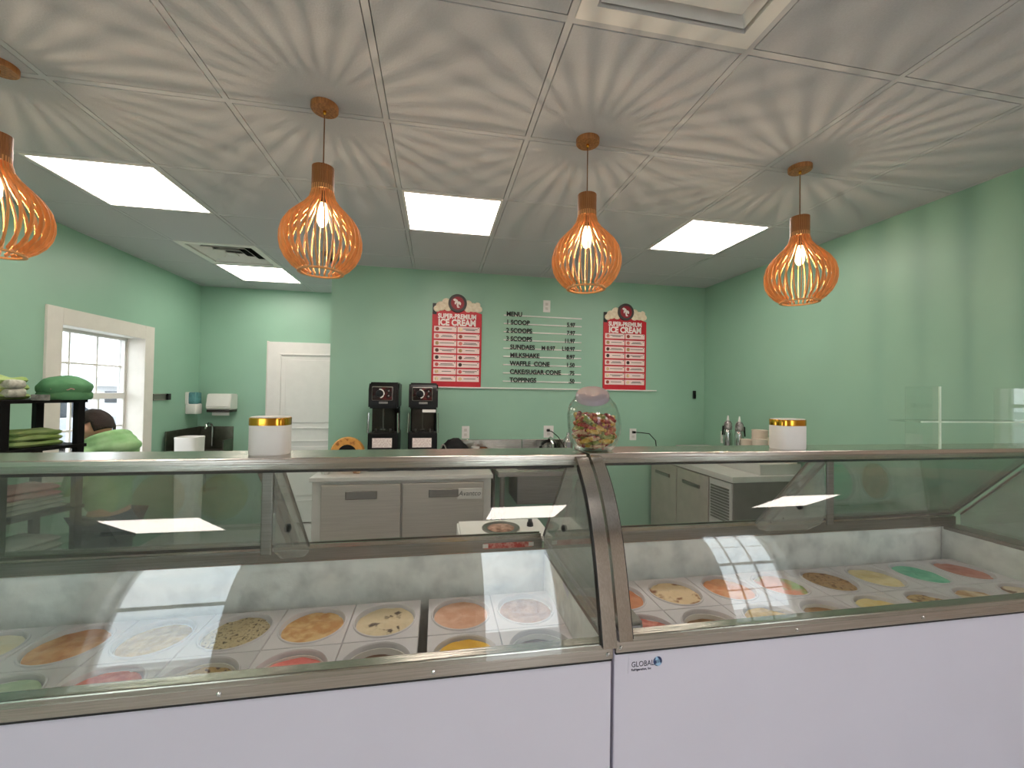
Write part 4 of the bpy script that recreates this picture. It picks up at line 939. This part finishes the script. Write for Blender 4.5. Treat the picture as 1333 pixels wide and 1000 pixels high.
# ------------------------------------------------------------------ the nook: hand sink, dispensers, wall bracket
t = thing('hand_sink', 'wall hung steel hand sink with side splash in the nook', 'sink', (-2.43, 4.9, 0))
SPL = mat('splash_steel', (120, 118, 108), 0.3, 1.0, var=0.1)
obj('back_splash', boxb((-2.60, YC - 0.012, 0.82), (-2.27, YC, 1.115), 0.002), SPL, t)
obj('side_splash', boxb((-2.612, 4.62, 0.82), (-2.60, YC, 1.115), 0.002), SPL, t)
obj('side_splash', boxb((-2.285, 5.02, 0.82), (-2.273, YC - 0.01, 0.98), 0.002), SPL, t)
bm = B(); square_ring(bm, -2.60, -2.285, 4.78, YC - 0.01, 0.02, 0.72, 0.86); box(bm, (-2.60, 4.78, 0.70), (-2.285, YC - 0.01, 0.722))
obj('basin', bm, STEELD, t)
obj('drain_pipe', tube(B(), [(-2.44, 5.0, 0.70), (-2.44, 5.0, 0.45), (-2.44, 5.23, 0.42)], 0.02, 10), CHROME, t, True)
obj('faucet', tube(B(), [(-2.47, 5.20, 0.90), (-2.47, 5.20, 1.10)] + [(-2.47, 5.13 + 0.07 * math.cos(a), 1.10 + 0.06 * math.sin(a)) for a in [k * PI / 8 for k in range(9)]], 0.012, 10), CHROME, t, True)
t = thing('plastic_bin', 'tall translucent white plastic bin standing in front of the hand sink', 'bin', (-2.33, 4.50, 0))
bm = superellipse(B(), 0.105, 0.10, [(0.8, 0.0), (0.84, 0.02), (0.98, 1.05), (1.0, 1.075), (0.95, 1.08), (0.93, 1.07), (0.78, 0.03)], (-2.33, 4.50, 0), 36, 4); obj('bin_wall', bm, WPLAS, t, True)
t = thing('soap_dispenser', 'white wall soap dispenser with clear blue tank above the hand sink', 'soap dispenser', (XL, 5.06, 1.39))
obj('housing', boxb((XL, 4.99, 1.265), (XL + 0.105, 5.12, 1.375), 0.012), WPLAS, t, True); obj('back_plate', boxb((XL, 4.985, 1.37), (XL + 0.03, 5.125, 1.50), 0.004), WPLAS, t)
obj('tank', boxb((XL + 0.025, 4.993, 1.372), (XL + 0.10, 5.117, 1.50), 0.014), mat('blue_soap', (92, 146, 150), 0.15, var=0.2), t, True)
t = thing('towel_dispenser', 'white paper towel dispenser with dark base on the nook wall', 'towel dispenser', (-2.39, YC, 1.38))
bm = B(); prism(bm, [(YC, 1.31), (YC - 0.17, 1.31), (YC - 0.19, 1.34), (YC - 0.16, 1.485), (YC, 1.485)], -2.475, -2.235); bmesh.ops.bevel(bm, geom=list(bm.edges), offset=0.008, segments=2, affect='EDGES'); obj('cover', bm, WPLAS, t, True)
obj('dark_base', boxb((-2.47, YC - 0.18, 1.282), (-2.24, YC, 1.312), 0.008), mat('brown_black', (44, 32, 30), 0.4), t, True)
obj('paper_sheet', boxb((-2.44, YC - 0.12, 1.245), (-2.27, YC - 0.112, 1.285)), WPLAS, t)
t = thing('wall_bracket', 'small black metal bracket on the green wall beside the window', 'bracket', (XL, 4.60, 1.455))
for dz in (-0.028, 0.024): obj('bracket_bar', boxb((XL, 4.47, 1.452 + dz), (XL + 0.012, 4.70, 1.462 + dz)), STEELD, t)
obj('bracket_end', boxb((XL, 4.655, 1.425), (XL + 0.03, 4.70, 1.487), 0.003), BLACK, t)
obj('bracket_face', boxb((XL, 4.47, 1.432), (XL + 0.008, 4.66, 1.482)), mat('bracket_grey', (96, 104, 94), 0.5), t)

# ------------------------------------------------------------------ black shelf tower with folded clothes
PA, PB, PC, PD = Vector((-1.97, 2.31)), Vector((-1.87, 2.59)), Vector((-2.13, 2.685)), Vector((-2.23, 2.405))
ctr = (PA + PB + PC + PD) / 4
t = thing('shelf_tower', 'black square shelf tower with folded clothes beside the window', 'shelf', (ctr.x, ctr.y, 0))
rot = math.atan2((PB - PA).y, (PB - PA).x)
for p in (PA, PB, PC, PD):
    bm = B(); box(bm, (-0.017, -0.017, 0), (0.017, 0.017, 1.48), 0.003)
    for v in bm.verts: v.co = Matrix.Rotation(rot, 3, 'Z') @ v.co + Vector((p.x, p.y, 0))
    obj('post', bm, BLACKM, t)
SHZ = (0.12, 0.40, 0.66, 0.91, 1.235, 1.47)
for z in SHZ:
    pts = [(ctr + (p - ctr) * 1.16) for p in (PA, PB, PC, PD)]
    obj('shelf_board', prism(B(), [(p.x, p.y) for p in pts], z, z + 0.016, 'z'), BLACKM, t)
def folded(c, size, rz, seed, mats, fold=3, amp=0.010):
    """a folded garment: stacked soft layers with rounded fold edges"""
    bm = B(); nx, ny = 22, 16; sx, sy, sz = size
    for f in range(fold):
        z0 = sz * f / fold; hh = sz / fold
        top, bot_ = [], []
        for i in range(nx + 1):
            ra, rb = [], []
            for j in range(ny + 1):
                u, v = i / nx * 2 - 1, j / ny * 2 - 1
                m = max(abs(u), abs(v)) ; e = math.sqrt(max(0.0, 1 - max(abs(u) ** 6, abs(v) ** 6)))
                k = 1 - 0.03 * f + 0.03 * noise.noise(Vector((seed + f, u * 2, v * 2)))
                x, y = u * sx / 2 * k, v * sy / 2 * k
                wv = amp * noise.noise(Vector((x * 14 + seed, y * 14, f * 3)))
                ra.append(bm.verts.new((x, y, z0 + hh * (0.5 + 0.5 * e) + wv * e))); rb.append(bm.verts.new((x, y, z0 + hh * (0.5 - 0.5 * e) + (wv * e if f else 0))))
            top.append(ra); bot_.append(rb)
        for i in range(nx):
            for j in range(ny):
                bm.faces.new((top[i][j], top[i + 1][j], top[i + 1][j + 1], top[i][j + 1])); bm.faces.new((bot_[i][j], bot_[i][j + 1], bot_[i + 1][j + 1], bot_[i + 1][j]))
    bmesh.ops.remove_doubles(bm, verts=bm.verts, dist=1e-5)
    for v in bm.verts: v.co = Matrix.Rotation(rz, 3, 'Z') @ v.co + Vector(c)
    return bm
LIME = mat('lime_cloth', (134, 164, 92), 0.9, scale=9, rgb2=(164, 188, 126), bump=0.2)
KELLY = mat('green_cloth', (72, 126, 86), 0.9, scale=9, rgb2=(92, 146, 104), bump=0.2)
TEAL = mat('teal_cloth', (20, 74, 84), 0.9, var=0.2, scale=9, bump=0.2)
GREYC = mat('grey_cloth', (168, 172, 160), 0.9, scale=60, rgb2=(196, 200, 188), bump=0.2)
PINKC = mat('pink_cloth', (186, 120, 126), 0.9, scale=9, rgb2=(210, 160, 160), bump=0.2)
zt_ = SHZ[-1] + 0.015
t2 = thing('folded_shirt', 'lime green folded shirt with black and white print on top of shelf tower', 'shirt', (-2.122, 2.41, zt_))
obj('cloth', folded((-2.122, 2.41, zt_), (0.20, 0.22, 0.115), rot + 0.1, 2, None, 3, 0.02), LIME, t2, True, 70)
obj('printed_panel', folded((-2.02, 2.405, zt_ + 0.012), (0.07, 0.08, 0.085), rot + 0.05, 8, None, 2, 0.015), GREYC, t2, True, 70)
for k in range(6): obj('print_mark', ell(B(), (-2.06 + 0.014 * (k % 3) - 0.012, 2.335 + 0.018 * (k % 2) + 0.008 * k, zt_ + 0.108 - 0.004 * (k % 3)), (0.010, 0.007, 0.005), 8), BLACKM if k % 2 else PINKC, t2, True)
single('price_tag', boxb((-1.925, 2.385, zt_), (-1.855, 2.40, zt_ + 0.028), 0.002), mat('tag_grey', (112, 110, 106), 0.5, scale=50, rgb2=(150, 148, 142)), 'small grey price holder between the shirt and the green cap', 'price tag', loc=(-1.89, 2.39, zt_))
hc = Vector((-1.925, 2.575, zt_))
t2 = thing('green_cap', 'rounded kelly green fabric cap with stitched lettering on shelf tower', 'cap', tuple(hc))
bm = lump((hc.x, hc.y, hc.z + 0.062), (0.112, 0.10, 0.062), 12, 0.10, 30, 1.6, -0.05); obj('crown', bm, KELLY, t2, True)
bm = B(); superellipse(bm, 0.106, 0.094, [(0.93, 0.0), (1.0, 0.01), (1.0, 0.03), (0.96, 0.04)], tuple(hc), 36, 2.2); obj('band', bm, KELLY, t2, True)
obj('stitched_line', tube(B(), [(hc.x + 0.012 + 0.011 * k, hc.y - 0.100 + 0.005 * k, hc.z + 0.055 + 0.004 * math.sin(k * 2.3)) for k in range(8)], 0.003, 6), PINKC, t2, True)
z2 = SHZ[4] + 0.016
single('folded_shirt', folded((-2.125, 2.455, z2), (0.12, 0.16, 0.07), rot, 21, None, 2), TEAL, 'dark teal folded shirt on the second shelf of the shelf tower', 'shirt', loc=(-2.125, 2.455, z2), smooth=True)
single('folded_shirt', folded((-2.0, 2.49, z2), (0.20, 0.12, 0.085), rot, 33, None, 3), LIME, 'pale lime folded shirt beside the dark teal one on the second shelf', 'shirt', loc=(-2.0, 2.49, z2), smooth=True)
z3 = SHZ[3] + 0.016
single('folded_shirt', folded((-2.05, 2.49, z3), (0.26, 0.24, 0.07), rot, 41, None, 3), GREYC, 'light grey folded shirt under the pink one on the shelf tower', 'shirt', loc=(-2.05, 2.49, z3), smooth=True)
single('folded_shirt', folded((-2.05, 2.49, z3 + 0.066), (0.24, 0.23, 0.06), rot - 0.1, 47, None, 2), PINKC, 'dusty pink folded shirt lying on the light grey one', 'shirt', loc=(-2.05, 2.49, z3 + 0.066), smooth=True)
single('folded_shirt', folded((-2.05, 2.49, SHZ[2] + 0.016), (0.25, 0.24, 0.11), rot + 0.1, 52, None, 3), mat('white_cloth', (206, 204, 200), 0.9, bump=0.2), 'white folded shirt on a lower shelf of the shelf tower', 'shirt', loc=(-2.05, 2.49, SHZ[2] + 0.016), smooth=True)

# ------------------------------------------------------------------ the person standing by the window
KX, KY, KR = -2.06, 3.10, math.radians(76)
SKIN = mat('skin', (224, 172, 146), 0.55, scale=14, rgb2=(232, 184, 160))
HAIR = mat('dark_brown_hair', (28, 17, 14), 0.6, scale=60, rgb2=(52, 32, 24), stretch=(6, 6, 1), bump=0.6)
HOOD = mat('green_hoodie', (140, 190, 130), 0.9, scale=8, rgb2=(168, 208, 156), bump=0.15)
PANT = mat('dark_trousers', (52, 58, 72), 0.9, scale=20, bump=0.1)
SHOE = mat('dark_shoes', (40, 40, 44), 0.6)
def skin_mesh(name, verts, edges, radii, sub=2):
    me = bpy.data.meshes.new(name); me.from_pydata(verts, edges, []); o = bpy.data.objects.new(name, me); C.objects.link(o)
    md = o.modifiers.new('Skin', 'SKIN'); md.use_smooth_shade = True
    for i, r in enumerate(radii):
        me.skin_vertices[0].data[i].radius = r if isinstance(r, tuple) else (r, r)
        me.skin_vertices[0].data[i].use_root = (i == 0)
    sb = o.modifiers.new('Sub', 'SUBSURF'); sb.levels = sub; sb.render_levels = sub
    dg = bpy.context.evaluated_depsgraph_get(); out = bpy.data.meshes.new_from_object(o.evaluated_get(dg)); bpy.data.objects.remove(o)
    bm = B(); bm.from_mesh(out); bpy.data.meshes.remove(out); return bm
def join(*bms):
    out = B()
    for b in bms:
        me = bpy.data.meshes.new('tmp'); b.to_mesh(me); b.free(); out.from_mesh(me); bpy.data.meshes.remove(me)
    return out
def remesh(name, bm, m, parent, voxel, smooth_it=6):
    o = obj(name, bm, m, parent, raw=True)
    finish(o, ('REMESH', dict(mode='VOXEL', voxel_size=voxel, use_smooth_shade=True)), ('SMOOTH', dict(factor=0.5, iterations=smooth_it)))
    for p in o.data.polygons: p.use_smooth = True
    if not o.data.materials: o.data.materials.append(m)
    return o
kid = thing('person', 'person in a green hooded top with short dark hair, head bowed by the window', 'person', (KX, KY, 0)); kid.rotation_euler = (0, 0, KR)
# joints (facing local +y): pelvis, waist, chest, neck base, shoulders, arms bent forward
J = dict(pel=(0, 0, 0.72), wai=(0, 0.0, 0.85), che=(0, 0.005, 1.03), nb=(0, 0.02, 1.165), nk=(0, 0.05, 1.20), hd=(0, 0.085, 1.23),
         sl=(0.13, 0.01, 1.135), sr=(-0.13, 0.01, 1.135), el=(0.185, 0.06, 0.92), er=(-0.185, 0.06, 0.92), wl=(0.12, 0.24, 0.93), wr=(-0.12, 0.24, 0.93), hl=(0.105, 0.285, 0.94), hr=(-0.105, 0.285, 0.94),
         pl=(0.075, 0, 0.68), pr=(-0.075, 0, 0.68), kl=(0.085, 0.02, 0.36), kr=(-0.085, 0.02, 0.36), al=(0.085, -0.01, 0.075), ar=(-0.085, -0.01, 0.075), tl=(0.09, 0.12, 0.03), tr=(-0.09, 0.12, 0.03))
nm = list(J); ix = {k: i for i, k in enumerate(nm)}
E_ = [('pel', 'wai'), ('wai', 'che'), ('che', 'nb'), ('nb', 'nk'), ('nk', 'hd'), ('nb', 'sl'), ('sl', 'el'), ('el', 'wl'), ('wl', 'hl'), ('nb', 'sr'), ('sr', 'er'), ('er', 'wr'), ('wr', 'hr'),
      ('pel', 'pl'), ('pl', 'kl'), ('kl', 'al'), ('al', 'tl'), ('pel', 'pr'), ('pr', 'kr'), ('kr', 'ar'), ('ar', 'tr')]
R_ = dict(pel=(0.115, 0.085), wai=(0.10, 0.075), che=(0.12, 0.085), nb=0.055, nk=0.042, hd=0.05, sl=0.046, sr=0.046, el=0.034, er=0.034, wl=0.024, wr=0.024, hl=0.026, hr=0.026, pl=0.072, pr=0.072, kl=0.048, kr=0.048, al=0.032, ar=0.032, tl=0.028, tr=0.028)
body = skin_mesh('body', [J[k] for k in nm], [(ix[a], ix[b]) for a, b in E_], [R_[k] for k in nm], 2)
HT = Matrix.Translation((0, 0.105, 1.292)) @ Matrix.Rotation(math.radians(-24), 4, 'X')        # head bowed forward
def H(p): return HT @ Vector(p)
def head_bm():
    bm = B(); bmesh.ops.create_uvsphere(bm, u_segments=36, v_segments=24, radius=1.0)
    for v in bm.verts:
        x, y, z = v.co
        w_ = 1.0 - 0.22 * max(0, -z) ** 1.2 * (1 if y > -0.2 else 0.6)
        v.co = Vector((x * 0.073 * w_, y * 0.092 * (1 - 0.10 * max(0, -z)) + (0.012 * max(0, -z)), z * 0.108))
    return bm
hb = head_bm()
ell(hb, (0, 0.093, -0.012), (0.011, 0.017, 0.018), 12); ell(hb, (0, 0.088, 0.006), (0.008, 0.012, 0.022), 12)          # nose and bridge
ell(hb, (0, 0.080, -0.052), (0.022, 0.012, 0.006), 12); ell(hb, (0, 0.079, -0.062), (0.019, 0.012, 0.006), 12)          # lips
ell(hb, (0, 0.072, -0.088), (0.020, 0.016, 0.014), 12)                                                                 # chin
for s_ in (-1, 1):
    ell(hb, (s_ * 0.074, -0.004, -0.008), (0.008, 0.017, 0.027), 12); ell(hb, (s_ * 0.030, 0.078, 0.024), (0.022, 0.010, 0.006), 10)
for v in hb.verts: v.co = H(v.co)
hands = []
for s_ in (-1, 1):
    w_ = Vector((s_ * 0.12, 0.24, 0.93)); pm = Vector((s_ * 0.108, 0.285, 0.94))
    hn = B(); ell(hn, pm, (0.030, 0.036, 0.014), 14)
    for f in range(4):
        off = (f - 1.5) * 0.0155; L = (0.060, 0.068, 0.064, 0.050)[f]
        a = pm + Vector((off, 0.028, 0)); b = a + Vector((off * 0.12, L * 0.5, -0.004)); c_ = b + Vector((0, L * 0.33, -0.016)); d_ = c_ + Vector((0, L * 0.12, -0.016))
        tube(hn, [a, b, c_, d_], 0.008, 10, rr=[0.0088, 0.0082, 0.0075, 0.0055])
    a = pm + Vector((-s_ * 0.022, -0.012, 0)); tube(hn, [a, a + Vector((-s_ * 0.022, 0.018, -0.004)), a + Vector((-s_ * 0.030, 0.042, -0.010))], 0.01, 10, rr=[0.012, 0.010, 0.007])
    hands.append(hn)
remesh('body', join(body, hb, *hands), SKIN, kid, 0.0055, 4)
for s_ in (-1, 1):
    e = B(); ell(e, (0, 0, 0), (0.0115, 0.007, 0.0085), 14)
    for v in e.verts: v.co = H(v.co + Vector((s_ * 0.030, 0.0815, 0.010)))
    eo = obj('eye', e, WPLAS, kid, True, raw=True)
    e = B(); ell(e, (0, 0, 0), (0.0055, 0.003, 0.0055), 12)
    for v in e.verts: v.co = H(v.co + Vector((s_ * 0.030, 0.087, 0.009)))
    obj('iris', e, HAIR, eo, True, raw=True)
lp = B(); ell(lp, (0, 0, 0), (0.020, 0.005, 0.0065), 12)
for v in lp.verts: v.co = H(v.co + Vector((0, 0.0885, -0.057)))
obj('lips', lp, mat('lips', (200, 120, 108), 0.5), kid, True, raw=True)
hr = B(); bmesh.ops.create_uvsphere(hr, u_segments=48, v_segments=32, radius=1.0)
dead = []
for v in hr.verts:
    x, y, z = v.co
    line = 0.30 if y > 0.55 else (-0.02 if y > 0.0 else -0.50)      # fringe, sides, nape
    line = 0.42 * max(0, y) ** 1.3 + (-0.42 if y < -0.1 else -0.42 + (y + 0.1) * 0.55)
    if abs(x) > 0.45 and -0.42 < y < 0.6: line = max(line, 0.14)
    if z < line: dead.append(v); continue
    k = 1 + 0.035 * noise.noise(v.co * 4) + 0.02 * noise.noise(v.co * 14)
    v.co = H(Vector((x * 0.083 * k, y * 0.103 * k - 0.002, z * 0.119 * k)))
bmesh.ops.delete(hr, geom=dead, context='VERTS')
ho = obj('hair', hr, HAIR, kid, True, raw=True)
finish(ho, ('SOLIDIFY', dict(thickness=0.012, offset=-1.0)))
# clothing
tk = ['pel', 'wai', 'che', 'nb', 'sl', 'el', 'wl', 'sr', 'er', 'wr']; ti = {k: i for i, k in enumerate(tk)}
P2 = dict(J); P2['pel'] = (0, 0, 0.73)
rr2 = dict(pel=(0.138, 0.105), wai=(0.135, 0.105), che=(0.142, 0.108), nb=0.072, sl=0.066, sr=0.066, el=0.052, er=0.052, wl=0.036, wr=0.036)
top = skin_mesh('hoodie', [P2[k] for k in tk], [(ti[a], ti[b]) for a, b in E_ if a in ti and b in ti], [rr2[k] for k in tk], 2)
for v in top.verts: v.co += Vector((v.co.x, v.co.y, 0)).normalized() * 0.016 * noise.noise(Vector((v.co.x * 16, v.co.y * 16, v.co.z * 5)))
hd_ = B()                                                               # hood bunched behind the neck
for q in range(3):
    tube(hd_, [(0.105 * math.cos(a) * (1 + 0.1 * q), 0.03 + (-0.085 - 0.035 * q) * math.sin(a), 1.215 + 0.03 * math.sin(a) - 0.032 * q) for a in [(-18 + 24 * k) * PI / 180 for k in range(10)]], 0.035, 12, rr=[0.016 + 0.022 * math.sin(PI * (k + 0.5) / 10) for k in range(10)])
hoodie = remesh('hoodie', join(top, hd_), HOOD, kid, 0.008, 5)
obj('back_print', lump((0, -0.112, 1.06), (0.075, 0.012, 0.06), 4, 0.2), GREYC, hoodie, True, raw=True)
pk = ['pel', 'pl', 'kl', 'al', 'pr', 'kr', 'ar']; pi_ = {k: i for i, k in enumerate(pk)}
rp = dict(pel=(0.13, 0.10), pl=0.088, pr=0.088, kl=0.064, kr=0.064, al=0.05, ar=0.05)
obj('trousers', skin_mesh('trousers', [J[k] for k in pk], [(pi_[a], pi_[b]) for a, b in E_ if a in pi_ and b in pi_], [rp[k] for k in pk], 2), PANT, kid, True, 80, raw=True)
for s_ in (-1, 1):
    sh = lump((s_ * 0.09, 0.055, 0.042), (0.047, 0.125, 0.045), 3, 0.04, 24, 1.0, -0.040); so = obj('shoe', sh, SHOE, kid, True, raw=True)
    obj('sole', superellipse(B(), 0.050, 0.128, [(1, 0), (1, 0.014), (0.97, 0.018)], (s_ * 0.09, 0.055, 0.0), 28, 2.4), WPLAS, so, True, raw=True)

# ------------------------------------------------------------------ outside the windows
ASPH = mat('pale_asphalt', (150, 150, 150), 0.9, scale=3, rgb2=(176, 176, 174))
struct('ground_outside', boxb((-70, -70, -0.25), (70, 70, -0.14)), ASPH)
def fence(a, b, lab, name='rail_fence'):
    a, b = Vector(a), Vector(b); d_ = (b - a); n = int(d_.length / 0.20); t_ = thing(name, lab, 'fence', (a.x, a.y, -0.14), 'white picket railings')
    u_ = d_.normalized()
    for z in (0.05, 0.78): obj('rail', tube(B(), [(a.x, a.y, z), (b.x, b.y, z)], 0.03, 4), WPLAS, t_)
    for k in range(n + 1):
        p = a + u_ * (0.20 * k); r_ = 0.05 if k % 8 == 0 else 0.026
        obj('picket', boxb((p.x - r_, p.y - r_, -0.14), (p.x + r_, p.y + r_, 0.92 if k % 8 == 0 else 0.76)), WPLAS, t_)
fence((-5.6, -4.2, 0), (-0.4, -4.2, 0), 'white picket railing outside the front window without panes')
fence((2.4, -4.2, 0), (7.2, -4.2, 0), 'white picket railing outside the front window with many panes')
def car(loc, rz, col, lab):
    t_ = thing('parked_car', lab, 'car', loc, 'parked cars outside'); t_.rotation_euler = (0, 0, rz)
    pr = [(-2.2, 0.28), (2.15, 0.28), (2.2, 0.55), (2.1, 0.78), (1.2, 0.93), (-1.75, 0.98), (-2.15, 0.9), (-2.25, 0.6)]
    bm = prism(B(), pr, -0.86, 0.86, 'y'); bmesh.ops.bevel(bm, geom=list(bm.edges), offset=0.07, segments=2, affect='EDGES'); obj('body', bm, col, t_, True, raw=True)
    cb = [(1.05, 0.92), (0.35, 1.42), (-1.15, 1.46), (-1.85, 0.95)]; bm = prism(B(), cb, -0.70, 0.70, 'y'); bmesh.ops.bevel(bm, geom=list(bm.edges), offset=0.05, segments=2, affect='EDGES'); g = obj('cabin_glass', bm, mat('car_glass', (40, 46, 52), 0.1), t_, True, raw=True)
    obj('roof', boxb((-1.1, -0.66, 1.44), (0.32, 0.66, 1.475), 0.02), col, t_, raw=True)
    for wx in (-1.35, 1.4):
        for wy in (-0.80, 0.80):
            wo = obj('wheel', lathe(B(), [(0.18, -0.1), (0.33, -0.09), (0.33, 0.09), (0.18, 0.1)], (wx, wy, 0.33), 24, 'y'), BLACKM, t_, True, raw=True)
            obj('hub', lathe(B(), [(0.19, -0.105), (0.19, 0.105)], (wx, wy, 0.33), 20, 'y'), STEELD, wo, True, raw=True)
car((-9.0, 11.0, -0.14), 1.3, mat('car_silver', (150, 154, 160), 0.25, 0.6), 'silver car parked outside the window, nearer the building')
car((-13.5, 15.5, -0.14), 1.15, mat('car_dark', (54, 58, 66), 0.25, 0.4), 'dark car parked farther off outside the window')
t = thing('far_building', 'long low pale building across the parking lot outside the window', 'building', (-34, 36, -0.14))
obj('wall', boxb((-52, 34, -0.14), (-18, 42, 1.5)), mat('pale_siding', (176, 178, 180), 0.8), t)
obj('roof', prism(B(), [(33.4, 1.45), (42.6, 1.45), (38, 2.2)], -52.6, -17.4, 'x'), mat('grey_roof', (132, 134, 138), 0.8), t)
for k in range(7): obj('window', boxb((-50 + k * 4.5, 33.94, 0.3), (-47.6 + k * 4.5, 34.02, 1.1)), mat('car_glass', (40, 46, 52), 0.1), t)
t = thing('tree', 'leafy tree outside with a branch hanging across the window top', 'tree', (-4.9, 3.6, -0.14))
BARK = mat('bark', (96, 82, 68), 0.9, var=0.2, bump=0.4)
obj('trunk', tube(B(), [(-4.9, 3.6, -0.14), (-4.88, 3.62, 1.2), (-4.85, 3.6, 2.6), (-4.7, 3.7, 3.4)], 0.1, 12, rr=[0.13, 0.1, 0.08, 0.05]), BARK, t, True)
brn = [[(-4.86, 3.6, 2.5), (-4.6, 4.2, 2.62), (-4.3, 4.9, 2.42), (-4.2, 5.5, 2.25)], [(-4.85, 3.6, 2.6), (-4.9, 4.4, 3.0), (-4.8, 5.2, 2.9)], [(-4.85, 3.6, 2.7), (-5.2, 3.0, 3.2), (-5.6, 2.5, 3.3)]]
for p in brn: obj('branch', tube(B(), p, 0.02, 8, rr=[0.03, 0.022, 0.014, 0.007][:len(p)]), BARK, t, True)
lf = B()
for p in brn:
    for q in range(150):
        f = random.uniform(0.25, 1) * (len(p) - 1); i = min(int(f), len(p) - 2); c_ = Vector(p[i]).lerp(Vector(p[i + 1]), f - i) + Vector((random.gauss(0, 0.10), random.gauss(0, 0.12), random.gauss(-0.02, 0.09)))
        d_ = Vector((random.uniform(-1, 1), random.uniform(-1, 1), random.uniform(-0.9, 0.2))).normalized(); s_ = d_.cross(Vector((0, 0, 1))).normalized(); L = random.uniform(0.05, 0.09)
        vs = [lf.verts.new(c_), lf.verts.new(c_ + d_ * L * 0.5 + s_ * L * 0.22), lf.verts.new(c_ + d_ * L), lf.verts.new(c_ + d_ * L * 0.5 - s_ * L * 0.22), ]
        lf.faces.new(vs)
lo = obj('leaves', lf, mat('leaf_green', (82, 104, 70), 0.7, var=0.2), t); lo['kind'] = 'stuff'
